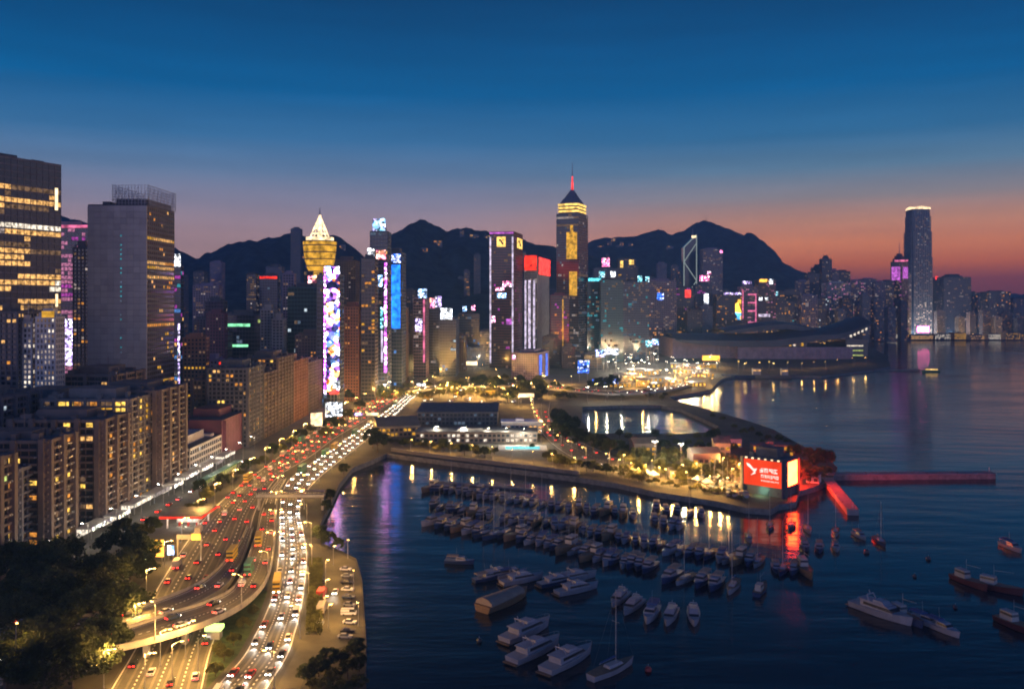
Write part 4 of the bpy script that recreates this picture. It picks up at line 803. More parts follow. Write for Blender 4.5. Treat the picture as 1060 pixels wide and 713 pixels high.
road('flyover', [((420, 405), (424, 402), 9), ((470, 401), (470, 398), 9), ((520, 400), (520, 397), 9), ((560, 402), (558, 399), 9), ((600, 405.5), (596, 402), 9), ((640, 408), (640, 405), 8.5), ((690, 404), (686, 401), 8), ((720, 397), (714, 395), 6)], 2, 'N', 1.2, True, 'deck', (6, 14, 22, 30, 38, 46))
# ------------------------------------------------------------------ lamps
def lamp_proto(h, arm, col, head_mat, double=False):
    r = empty('street_lamp', (0, -50, -50)); b = MB(); b.tube((0, 0, 0), (0, 0, h), .13, .08, 6); b.tube((0, 0, 0), (0, 0, .8), .22, .2, 6); b.build('pole', M['metal'], r)
    for s in ((1, -1) if double else (1,)):
        b = MB(); b.tube((0, 0, h - .1), (s * arm, 0, h + .5), .06, .05, 5); b.build('arm', M['metal'], r)
        b = MB(); b.box(min(s * (arm - .2), s * (arm + .9)), max(s * (arm - .2), s * (arm + .9)), -.25, .25, h + .4, h + .62, 0); b.box(min(s * (arm - .1), s * (arm + .8)), max(s * (arm - .1), s * (arm + .8)), -.2, .2, h + .28, h + .395, 1)
        b.build('lamp_head', [M['grey_paint'], M[head_mat]], r)
    return r
SOD, WHT = (1.0, .52, .12), (1.0, .86, .62)
emit('bulb_sodium', (1, .55, .12), 45, False, 0); emit('bulb_white', (1, .9, .72), 50, False, 0)
LP = {'s': lamp_proto(10, 2.2, SOD, 'bulb_sodium'), 'w': lamp_proto(10, 2.2, WHT, 'bulb_white'), 'd': lamp_proto(11, 2.0, SOD, 'bulb_sodium', True), 't': lamp_proto(16, .8, WHT, 'bulb_white', True), 'y': lamp_proto(7, .5, SOD, 'bulb_sodium')}
USED = set(); NL = [0]
HT = {'s': 10, 'w': 10, 'd': 11, 't': 16, 'y': 7}
def lamp(kind, x, y, z, rz, label, group, power=3000, light=True):
    p = LP[kind]
    if kind not in USED:
        USED.add(kind); o = p; o.location = (x, y, z); o.rotation_euler = (0, 0, rz)
    else: o = copy_tree(p, (x, y, z), rz)
    tag(o, label, 'lamp', group); KIDS.setdefault(p.name, [(c, list(c.children)) for c in p.children if c.type == 'MESH'])
    if light:
        L = bpy.data.objects.new('lamp_glow', lamp_light(SOD if kind in 'sdy' else WHT, power)); COL.objects.link(L); L.parent = o
        L.location = (1.2 if kind != 'd' else 0, 0, HT[kind] - .5); NL[0] += 1
    return o
def along(key, step, side, off, y0, y1):
    """points beside a road: every `step` metres"""
    pr = ROADS[key]; out = []; acc = step * .5
    for (a, b), (c, d) in zip(pr, pr[1:]):
        p, q = (a, c) if side == 0 else (b, d); seg = (q - p); L = seg.length; t = acc
        while t < L:
            v = p + seg * (t / L); n = Vector((seg.y, -seg.x, 0)).normalized() * (off if side == 1 else -off)
            if y0 < v.y < y1: out.append((v + n, math.atan2(-n.y, -n.x)))
            t += step
        acc = t - L
    return out
def lamp_row(key, step, side, off, y0, y1, kind, desc, group, power=3000):
    for i, (v, a) in enumerate(along(key, step, side, off, y0, y1)):
        lamp(kind, v.x, v.y, v.z, a, f"{desc}, {ordinal(i + 1)} from the camera", group, power * (1 if v.y < 700 else 1.5))
lamp_row('A', 34, 1, 1.2, 180, 800, 's', 'sodium street lamp on the harbour side of the road', 'lamps on the harbour side of the road', 10000)
lamp_row('C', 36, 0, 1.2, 180, 900, 's', 'sodium street lamp on the city side of the highway', 'lamps on the city side of the highway', 12000)
lamp_row('A', 38, 0, .8, 330, 820, 'd', 'double armed lamp on the highway median', 'double armed lamps on the highway median', 7500)
lamp_row('A', 70, 1, 1.2, 820, 1700, 's', 'distant sodium lamp where the highway meets the towers', 'distant lamps at the highway end', 7000)
lamp_row('B', 34, 1, .6, 180, 330, 's', 'sodium lamp on the lower flyover parapet', 'lamps on the lower flyover', 5500)
lamp_row('N', 55, 0, .6, 700, 1400, 's', 'sodium lamp on the cross town flyover', 'lamps on the cross town flyover', 5000)
lamp_row('E', 26, 0, 1, 440, 900, 's', 'lamp on the curved road behind the dark trees', 'lamps on the curved road', 3000)
rl = random.Random(41)
def lamp_px(kind, pts, desc, group, power, by='left'):
    pts = sorted(pts)
    for i, (px, py) in enumerate(pts):
        x, y = G(px, py, LZ); lamp(kind, x, y, LZ, 0.3 * i, f"{desc}, {ordinal(i + 1)} from the left" if len(pts) > 1 else desc, group, power)
lamp_px('s', [(150, 716), (178, 705), (205, 700), (192, 682), (166, 690)], 'amber lamp on the highway below the flyover', 'amber lamps below the flyover', 8000)
lamp_px('t', [(608, 417), (627, 416.5), (643, 417), (671, 417)], 'tall white lamp on the far side of the basin', 'tall white lamps beyond the basin', 9000)
lamp_px('y', [(122, 632), (129, 641), (22, 640), (66, 612)], 'orange lamp among the dark trees at lower left', 'orange lamps among the lower left trees', 2200)
lamp_px('t', [(678, 484), (705, 487)], 'glaring lamp on the club peninsula', 'glaring lamps on the club peninsula', 20000)
lamp_px('y', [(640, 488), (652, 492), (668, 494), (690, 499), (712, 502), (735, 506), (752, 508), (765, 492), (748, 486), (730, 480), (716, 476), (660, 498), (675, 489), (683, 497), (698, 503), (722, 507), (745, 511), (757, 498), (722, 492), (708, 494), (645, 483)], 'yellow lamp among the peninsula trees and boats', 'yellow lamps on the peninsula', 13000)
lamp_px('y', [(425, 466), (445, 468), (466, 470), (488, 472), (509, 474), (530, 477), (552, 479), (572, 482), (596, 486)], 'promenade lamp on the quay below the pool', 'promenade lamps below the pool', 5500)
lamp_px('w', [(450, 456), (478, 457), (503, 458), (522, 458), (541, 459), (560, 461)], 'white lamp on the pool terrace', 'white lamps on the pool terrace', 8500)
lamp_px('y', [(360, 578), (366, 612), (371, 648), (345, 585), (340, 650), (337, 600), (337, 622), (336, 640)], 'lamp on the harbour car park', 'lamps on the harbour car park', 2600)  # the last ones, along the hedge, are added to brighten it
lamp_px('s', [(392, 408), (412, 399), (435, 412), (455, 408), (478, 411), (500, 409), (520, 411), (537, 421), (548, 406), (563, 398), (540, 392), (515, 390), (500, 385), (455, 390), (430, 386), (583, 409), (592, 398)] + [(405 + 150 * rl.random(), 402 + 14 * rl.random()) for _ in range(10)] + [(370 + 225 * rl.random(), 388 + 30 * rl.random()) for _ in range(22)], 'sodium lamp among the junction trees', 'sodium lamps among the junction trees', 26000)
lamp_px('t', [(640, 394), (648, 388), (656, 391), (664, 384), (672, 388), (680, 383), (690, 386), (668, 396), (678, 400), (690, 396), (700, 392), (712, 389), (722, 393), (733, 389), (705, 399), (718, 400), (742, 387), (652, 381), (630, 386), (697, 381), (735, 380)] + [(622 + 118 * rl.random(), 374 + 14 * rl.random()) for _ in range(16)], 'white work lamp on the reclamation site', 'white work lamps on the site', 16000)
lamp_px('s', [(646, 398), (660, 403), (685, 391), (708, 383), (727, 383), (728, 398), (695, 403), (716, 379), (740, 376), (745, 381)] + [(640 + 100 * rl.random(), 386 + 16 * rl.random()) for _ in range(18)], 'orange lamp along the site quay and exhibition hall', 'orange lamps along the site quay', 22000)
lamp_px('s', [(770, 383), (785, 382), (800, 383), (815, 382), (830, 383), (843, 381), (855, 381), (868, 379), (884, 377), (897, 376)], 'orange lamp on the quay of the exhibition hall', 'orange lamps on the exhibition quay', 3500)
lamp_px('s', [(905, 349.5), (918, 349), (930, 349.2), (941, 349), (965, 349), (978, 349), (992, 349.3), (1008, 349.2), (1022, 349.5), (1035, 349.5), (1050, 349.6)], 'lamp on the far ferry piers', 'lamps on the far ferry piers', 90000)
cl_ = sorted([(600 + 90 * rl.random(), 1350 + 350 * rl.random()) for _ in range(8)] + [(430 + 90 * rl.random(), 1150 + 300 * rl.random()) for _ in range(7)] + [(700 + 190 * rl.random(), 1850 + 400 * rl.random()) for _ in range(14)] + [(215 + 110 * rl.random(), 780 + 300 * rl.random()) for _ in range(7)] + [(340 + 70 * rl.random(), 860 + 250 * rl.random()) for _ in range(5)] + [(10 + 70 * rl.random(), 620 + 150 * rl.random()) for _ in range(4)])
for i, (px, Y) in enumerate(cl_): lamp('s' if i % 3 else 't', XA(px, Y), Y, LZ, 0, f"street lamp down between the towers, {ordinal(i + 1)} from the left", 'street lamps between the towers', 24000 * (Y / 1500) ** 1.5)
for i, Y in enumerate(range(335, 600, 26)): lamp('w', -176, Y, LZ, math.pi, f"white lamp on the street below the brown blocks, {ordinal(i + 1)} from the camera", 'white lamps on the block street', 2400)
# ------------------------------------------------------------------ vehicles
emit('headlight', (1, .93, .8), 18, False, 0); emit('tail_light', (1, .03, .02), 8, False, 0)
def car_proto(name, paint, L=4.4, Wd=1.8, Hh=1.45, kind='car'):
    r = empty(name, (0, -60, -60)); b = MB(); w = Wd / 2; l = L / 2
    if kind == 'car':
        b.prism([(-w, -l + .25), (-w + .2, -l), (w - .2, -l), (w, -l + .25), (w, l - .2), (w - .15, l), (-w + .15, l), (-w, l - .2)], .32, .85, 0)
        b.frustum([(-w + .1, -l * .45), (w - .1, -l * .45), (w - .1, l * .75), (-w + .1, l * .75)], [(-w + .28, -l * .15), (w - .28, -l * .15), (w - .28, l * .5), (-w + .28, l * .5)], .85, Hh, 1, 0)
    elif kind == 'van':
        b.prism([(-w, -l + .2), (-w + .15, -l), (w - .15, -l), (w, -l + .2), (w, l), (-w, l)], .35, 1.15, 0)
        b.frustum([(-w, -l + .25), (w, -l + .25), (w, l), (-w, l)], [(-w + .12, -l + .8), (w - .12, -l + .8), (w - .12, l - .05), (-w + .12, l - .05)], 1.15, Hh, 1, 0)
        b.box(-w + .02, w - .02, -l + 2.2, l - .02, 1.15, Hh - .12, 0)
    elif kind == 'bus':
        b.box(-w, w, -l, l, .4, 1.5, 0); b.box(-w + .04, w - .04, -l + .04, l - .04, 1.5, 2.2, 1); b.box(-w, w, -l, l, 2.2, 3.0, 0); b.box(-w + .04, w - .04, -l + .04, l - .04, 3.0, 3.8, 1); b.box(-w, w, -l, l, 3.8, Hh, 0)
    elif kind == 'truck':
        b.box(-w, w, -l, -l + 1.9, .5, 2.3, 0); b.box(-w + .1, w - .1, -l - .03, -l + .3, 1.4, 2.1, 1); b.box(-w - .05, w + .05, -l + 2.1, l, .8, Hh, 2)
    b.build('body', [M[paint[0]], M['black_paint'], M[paint[-1]]], r)
    wb = MB(); wb.tube((-.1, 0, 0), (.1, 0, 0), .33 if kind in ('car', 'van') else .48, n=10); me = wb.mesh('wheel', M['rubber'])
    for sx in (-w + .1, w - .1):
        for sy in (-l * .62, l * .62): link('wheel', me, r, (sx, sy, .33 if kind in ('car', 'van') else .48))
    k = 1.0 if kind in ('car', 'van') else 1.25
    hb = MB(); hb.box(-.24 * k, .24 * k, -.05, .02, -.13 * k, .13 * k); hm = hb.mesh('headlight', M['headlight']); tb = MB(); tb.box(-.26 * k, .26 * k, -.02, .06, -.14 * k, .14 * k); tm = tb.mesh('tail_light', M['tail_light'])
    for sx in (-w + .38, w - .38): link('headlight', hm, r, (sx, -l - .02, .68)); link('tail_light', tm, r, (sx, l + .01, .74))
    return r
CARS = {'white car': car_proto('car', ('white_paint',)), 'silver car': car_proto('car', ('grey_paint',)), 'black car': car_proto('car', ('black_paint',)), 'red taxi': car_proto('taxi', ('red_paint',)), 'dark blue car': car_proto('car', ('navy_paint',)),
        'white van': car_proto('van', ('white_paint',), 5.0, 1.9, 2.1, 'van'), 'yellow bus': car_proto('double_decker_bus', ('yellow_paint',), 11, 2.5, 4.4, 'bus'), 'green bus': car_proto('double_decker_bus', ('green_paint',), 11, 2.5, 4.4, 'bus'), 'box truck': car_proto('box_truck', ('grey_paint', 'cream_paint'), 7.5, 2.3, 3.3, 'truck'), 'red truck': car_proto('box_truck', ('red_paint', 'red_paint'), 7.5, 2.3, 3.3, 'truck')}
UNLIT = {}
def vehicle(kind, x, y, z, rz, label, group, beam=False, park=False):
    p = CARS[kind]
    if kind not in USED:
        USED.add(kind); KIDS[p.name] = [(c, list(c.children)) for c in p.children]; o = p; o.location = (x, y, z); o.rotation_euler = (0, 0, rz)
    else: o = copy_tree(p, (x, y, z), rz)
    tag(o, label, kind.split()[-1], group)
    if park:
        for c in o.children:
            if c.name.startswith(('headlight', 'tail_light')):
                key = ('unlit', c.data.name)
                if key not in UNLIT: m2 = c.data.copy(); m2.materials[0] = M['metal' if c.name.startswith('head') else 'maroon_glow_and_lens']; UNLIT[key] = m2
                c.data = UNLIT[key]
    if beam:
        if 'beam' not in LDAT:
            L = bpy.data.lights.new('beam', 'SPOT'); L.energy = 2600; L.color = (1, .93, .8); L.spot_size = R(60); L.spot_blend = .8; L.shadow_soft_size = .2; LDAT['beam'] = L
        q = bpy.data.objects.new('headlight_beam', LDAT['beam']); COL.objects.link(q); q.parent = o; q.location = (0, -2.6 if 'bus' not in kind and 'truck' not in kind else -5.8, .8); q.rotation_euler = (R(78), 0, math.pi); NL[0] += 1
    return o
rv = random.Random(77)
def traffic(key, lanes, toward, gap, y0, y1, rdname, grp, beam_to=0):
    pr = ROADS[key]
    lane_names = {1: ['only'], 2: ['left', 'right'], 3: ['left', 'middle', 'right'], 4: ['far left', 'left middle', 'right middle', 'far right']}[lanes]
    for k in range(lanes):
        u = (k + .5) / lanes; acc = rv.random() * gap; idx = 0
        for (a, b), (c, d) in zip(pr, pr[1:]):
            p, q = a.lerp(b, u), c.lerp(d, u); seg = q - p; L = seg.length; t = acc
            if L < .01: continue
            while t < L:
                v = p + seg * (t / L)
                if y0 < v.y < y1:
                    kind = rv.choice(['white car', 'silver car', 'black car', 'red taxi', 'silver car', 'white van', 'dark blue car', 'black car', 'red taxi', 'white car'] + (['yellow bus', 'box truck', 'green bus'] if k == 0 and idx % 2 else []))
                    idx += 1; dr = -seg if toward else seg
                    rz = math.atan2(dr.y, dr.x) + math.pi / 2
                    pitch = math.atan2(seg.z, math.hypot(seg.x, seg.y))
                    o = vehicle(kind, v.x, v.y, v.z + .03, rz, f"{kind} with {'headlights' if toward else 'tail lights'} lit, {ordinal(idx)} from camera, {lane_names[k]} lane, {rdname}", grp, beam=toward and v.y < beam_to)
                    o.rotation_euler = (pitch if toward else -pitch, 0, rz)
                    t += gap * (.55 + .9 * rv.random()) * (1 if v.y < 450 else .72)
                else: t += gap * .5
            acc = t - L
traffic('A', 3, True, 17, 180, 960, 'harbour side road', 'oncoming vehicles on the harbour side road', 430)
traffic('C', 4, False, 25, 180, 980, 'city side highway', 'outbound vehicles on the city side highway')
traffic('B', 2, False, 24, 160, 420, 'lower flyover', 'vehicles on the lower flyover')
traffic('D', 2, False, 38, 160, 340, 'upper flyover', 'vehicles on the upper flyover')
for i in range(13): vehicle(rv.choice(['white car', 'red taxi', 'silver car', 'white van']), -172.5 + rv.random(), 372 + i * 15 + rv.random() * 6, LZ + .03, R(rv.choice((0, 180))), f"vehicle on the street below the brown blocks, {ordinal(i + 1)} from the camera", 'vehicles on the block street')
traffic('N', 2, True, 30, 700, 1300, 'cross town flyover', 'vehicles on the cross town flyover')
traffic('E', 2, True, 34, 440, 820, 'curved park road', 'vehicles on the curved park road')
for i, (px, py) in enumerate(sorted((405 + 150 * rl.random(), 400 + 16 * rl.random()) for _ in range(26))):
    k = rv.choice(['white car', 'red taxi', 'silver car', 'white van', 'yellow bus']); x, y = G(px, py, LZ + .05)
    vehicle(k, x, y, LZ + .05, R(rv.uniform(-60, 60)), f"{k} on the junction roads beyond the club hall, {ordinal(i + 1)} vehicle from the left", 'vehicles at the junction beyond the hall')
PK = [('white car', 358, 590), ('silver car', 359, 597), ('black car', 359.5, 604), ('white car', 360, 611), ('dark blue car', 360.5, 619), ('silver car', 361.5, 627), ('white van', 361, 636), ('white car', 362, 645), ('black car', 360, 654), ('silver car', 357, 660)]
for i, (k, px, py) in enumerate(PK):
    x, y = G(px, py, LZ + .03); vehicle(k, x, y, LZ + .03, R(75 + rv.random() * 20), f"{k} parked by the sea wall, {ordinal(i + 1)} from the far end of the row", 'cars parked by the sea wall', park=True)
for k, px, py, lab in (('dark blue car', 334, 603, 'dark blue car parked against the hedge on the car park'), ('red truck', 333, 618, 'red box truck parked beside the hedge'), ('box truck', 333.5, 633, 'cream box truck parked beside the hedge, below the red one'), ('white van', 331, 648, 'white van at the near end of the hedge')):
    x, y = G(px, py, LZ + .03); vehicle(k, x, y, LZ + .03, R(182), lab, None, park=True)
x, y = G(347, 614, LZ + .03); vehicle('white car', x, y, LZ + .03, R(4), 'white car driving across the harbour car park with headlights on', None, beam=True)
# ------------------------------------------------------------------ street things at left
def petrol_station():
    x0, y0 = G(165, 549, LZ); r = empty('petrol_station', (x0 + 9, y0 + 9, LZ), 0, 'petrol station with a red edged canopy beside the highway', 'petrol station')
    b = MB(); b.box(-9.5, 9.5, -8, 12, 5.0, 6.0, 0, 1); b.build('canopy', [M['s_redpanel'], M['dark_wall']], r)
    b = MB(); b.box(-8.5, 8.5, -7, 11, 4.86, 4.98); b.build('ceiling_light', M['win_white'], r)
    for x in (-7, 7):
        for y in (-5, 8): b = MB(); b.box(x - .3, x + .3, y - .3, y + .3, 0, 4.85); b.build('column', M['white_paint'], r)
    b = MB(); b.box(-7, 3, 6, 11, 0, 3.4, 0); b.box(-6.5, 2.5, 5.9, 5.97, .5, 2.9, 1); b.build('kiosk', [M['white_paint'], M['win_white']], r)
    for x in (-3, 1, 5):
        b = MB(); b.box(x - .4, x + .4, -1.5, -.5, 0, 1.7, 0); b.box(x - 1, x + 1, -2.5, .5, 0, .15, 1); b.build('pump', [M['red_paint'], M['barrier']], r)
    L = bpy.data.objects.new('canopy_glow', lamp_light((1, .92, .78), 2600)); COL.objects.link(L); L.parent = r; L.location = (0, -2, 4.3)
petrol_station()
def lit_board(name, label, px0, px1, py0, py1, base_py, m, cat='billboard', thick=.5, post=True, rz=0):
    Y = F * (H - LZ) / (base_py - YH); x0, x1 = XA(px0, Y), XA(px1, Y); z1, z2 = ZA(py1, Y) - LZ, ZA(py0, Y) - LZ; w = x1 - x0
    r = empty(name, ((x0 + x1) / 2, Y, LZ), rz, label, cat)
    b = MB(); b.box(-w / 2, w / 2, -thick / 2, thick / 2, z1, z2); b.build('cabinet', M['dark_metal'], r)
    b = MB(); b.box(-w / 2 + .1, w / 2 - .1, -thick / 2 - .08, -thick / 2 - .005, z1 + .1, z2 - .1); b.build('face_panel', M[m], r)
    if post:
        for x in (-w * .35, w * .35): b = MB(); b.box(x - .18, x + .18, -.18, .18, 0, z1 - .003); b.build('post', M['metal'], r)
    return r
lit_board('billboard', 'orange lit advertising board beside the highway below the petrol station', 155, 170, 558, 576, 581, 's_amber')
lit_board('sign', 'round cornered blue and white lit sign right of the orange board', 173.5, 180.5, 564, 574, 580, 's_blue', 'sign')
def gantry():
    Y = F * (H - LZ) / (580 - YH); x0, x1 = XA(184, Y), XA(208, Y); w = x1 - x0; r = empty('sign_gantry', ((x0 + x1) / 2, Y, LZ), 0, 'road sign gantry with an amber lit panel over the highway', 'gantry')
    for x in (-w / 2, w / 2): b = MB(); b.box(x - .25, x + .25, -.25, .25, 0, 8.5); b.build('column', M['barrier'], r)
    b = MB(); b.box(-w / 2 - .3, w / 2 + .3, -.4, .4, 8.5, 10.4); b.build('beam', M['barrier'], r)
    b = MB(); b.box(w / 2 - 3.5, w / 2, -.7, -.45, 8.3, 10.8); b.build('sign_panel', M['s_amber'], r)
gantry()
def shop_canopy(i, y0, y1, m):
    dx = (0, 1.5, -.6)[i % 3]
    r = empty('shop_canopy', (-184.5 + dx, (y0 + y1) / 2, LZ), 0, f"bright shop canopy along the block street, {ordinal(i + 1)} from the camera", 'canopy', 'shop canopies along the block street'); h = (y1 - y0) / 2 - .4
    b = MB(); b.box(-3.5, 3.5, -h, h, 4.2, 4.7); b.build('canopy_roof', M['cream_paint'], r)
    b = MB(); b.box(3.52, 3.75, -h + .3, h - .3, 3.3, 5.0); b.build('sign_board', M[m], r)
    b = MB(); b.box(-3, -2.7, -h, h, .3, 4.1); b.build('shop_front', M['win_white'], r)
    for y in (-h + .4, h - .4): b = MB(); b.box(3, 3.3, y - .15, y + .15, 0, 4.18); b.build('post', M['metal'], r)
for i in range(9): shop_canopy(i, 374 + i * 22, 374 + i * 22 + (13 if i % 3 == 1 else 20), rv.choice(['win_white', 'led_white', 'led_white', 'win_warm', 'win_pale']))
lit_board('billboard', 'yellow and white lit board at the bend of the highway', 321, 334, 427, 441, 446, 's_warm', rz=.6)
lit_board('billboard', 'large white lit screen above the highway bend, below the coloured light wall', 336, 355, 416, 431, 437, 's_white', rz=.6)
for i, (px0, px1, py0, py1, by, m_, lab) in enumerate([(341, 351, 404, 408, 425, 's_red', 'red lit strip sign at the foot of the coloured light wall'), (366, 376, 427, 430, 436, 's_lilac', 'pale lit gantry sign over the highway, left one'), (379, 392, 427, 430, 436, 's_warm', 'warm lit gantry sign over the highway, right one'),
        (345, 352, 393, 402, 424, 's_white', 'pair of white lamps below the coloured light wall'), (409, 414, 378, 396, 400, 's_warm', 'tall warm lit panel at the foot of the sign stacked tower'), (461, 470, 373, 381, 384, 's_warm', 'bright white hall front at the far end of the highway'), (471, 494, 374, 378, 384, 's_warm', 'long pale lit canopy at the far end of the highway'),
        (626, 640, 361, 367, 385, 's_white', 'white screen at the far end of the basin flyover'), (617, 626, 362, 369, 385, 'led_blue', 'red and blue screen beside the white screen'), (668, 675, 352, 359, 376, 's_cyan', 'small cyan screen above the site'), (675.5, 682, 351, 357, 376, 'led_blue', 'small blue and red screen above the site'),
        (598, 610, 373, 386, 395, 's_deepblue', 'blue lit hoarding behind the basin trees'), (613, 640, 392, 397, 404, 's_deepblue', 'long blue lit hoarding by the basin'), (727, 745, 368, 373, 379, 's_amber', 'orange lit marquee at the foot of the exhibition hall'), (537, 553, 407, 411, 418, 's_warm', 'pale lit canopy at the road junction'), (431, 441, 397, 399.5, 405, 's_white', 'white lit gantry over the junction')]):
    lit_board('lit_screen', lab, px0, px1, py0, py1, by, m_)
b_Y = 428
def footbridge():
    x0, x1 = XA(266, b_Y), XA(336, b_Y); r = empty('footbridge', ((x0 + x1) / 2, b_Y, LZ), 0, 'dark covered footbridge crossing the harbour side road', 'footbridge'); w = (x1 - x0) / 2
    b = MB(); b.box(-w, w, -1.8, 1.8, 6.0, 6.6); b.build('deck', M['deck'], r)
    b = MB(); b.box(-w, w, -2.1, 2.1, 9.1, 9.4); b.build('canopy_roof', M['dark_metal'], r)
    for y in (-1.75, 1.75):
        b = MB()
        for i in range(15): x = -w + .3 + i * (2 * w - .6) / 14; b.box(x - .08, x + .08, y - .08, y + .08, 6.6, 9.1)
        b.box(-w, w, y - .04, y + .04, 6.62, 7.7); b.build('railing', M['metal'], r)
    for x in (-w + 1, w - 1): b = MB(); b.box(x - .5, x + .5, -.8, .8, 0, 5.99); b.build('column', M['barrier'], r)
footbridge()
def colonnade():
    a, c = Vector((*G(208, 506, LZ), LZ)), Vector((*G(247, 484, LZ), LZ)); L = (c - a).length; r = empty('covered_walkway', (a + c) / 2, math.atan2(c.y - a.y, c.x - a.x), 'covered walkway with a greenish lit colonnade between the street and the highway', 'walkway')
    b = MB(); b.box(-L / 2, L / 2, -2.2, 2.2, 4.2, 4.7); b.build('canopy_roof', M['green_paint'], r)
    for i in range(18):
        x = -L / 2 + (i + .5) * L / 18; b = MB(); b.box(x - .25, x + .25, -2, -1.5, 0, 4.19); b.build('column', M['cream_paint'], r)
    b = MB(); b.box(-L / 2, L / 2, 1.2, 1.4, .3, 4.1); b.build('lit_wall', M['win_green'], r)
colonnade()
x_, y_ = G(222, 660, LZ); t_ = empty('sign_kiosk', (x_, y_, LZ), 0, 'small kiosk with a glowing green roof sign on the verge below the flyover', 'kiosk')
b = MB(); b.box(-2, 2, -1.5, 1.5, 0, 2.6); b.build('booth', M['grey_paint'], t_); b = MB(); b.box(-2.4, 2.4, -1.8, 1.8, 2.62, 3.8); emit('s_lime', (.7, 1, .25), 2.2, True, .2); b.build('lit_sign', M['s_lime'], t_)
# ------------------------------------------------------------------ waterside buildings
def box_house(name, label, px0, px1, base_py, h, d, wall, roofm='roof', lit='', rz=0, gable=0, cat='building', zb=LZ, wins='warm'):
    Y = F * (H - zb) / (base_py - YH); x0, x1 = XA(px0, Y), XA(px1, Y); w = (x1 - x0) / 2
    r = empty(name, ((x0 + x1) / 2, Y + d / 2, zb), rz, label, cat)
    b = MB(); b.box(-w, w, -d / 2, d / 2, -.5, h); b.build('wall', M[wall], r)
    b = MB(); e = .6
    if gable:
        b.v = [(-w - e, -d / 2 - e, h + .02), (w + e, -d / 2 - e, h + .02), (w + e, d / 2 + e, h + .02), (-w - e, d / 2 + e, h + .02), (-w - e, 0, h + gable), (w + e, 0, h + gable)]
        b.f = [(0, 1, 5, 4), (2, 3, 4, 5), (1, 2, 5), (3, 0, 4), (3, 2, 1, 0)]; b.m = [0] * 5
    else: b.box(-w - e, w + e, -d / 2 - e, d / 2 + e, h + .02, h + .5); b.box(-w * .3, w * .1, -d * .2, d * .2, h + .5, h + 2)
    b.build('roof', M[roofm], r)
    n = max(2, int(2 * w / 3.2)); fl = max(1, int(h / 3.4)); rnd = random.Random(int(px0 * 10))
    for k in range(fl):
        for i in range(n):
            x = -w + (i + .5) * 2 * w / n; on = rnd.random() < {'': .15, 'some': .45, 'all': .9}[lit]
            b = MB(); b.box(x - 1.1, x + 1.1, -d / 2 - .06, -d / 2 - .004, k * 3.4 + .8, k * 3.4 + 2.7); b.build('window', M['win_' + wins if on else 'glass_dark'], r)
    return r
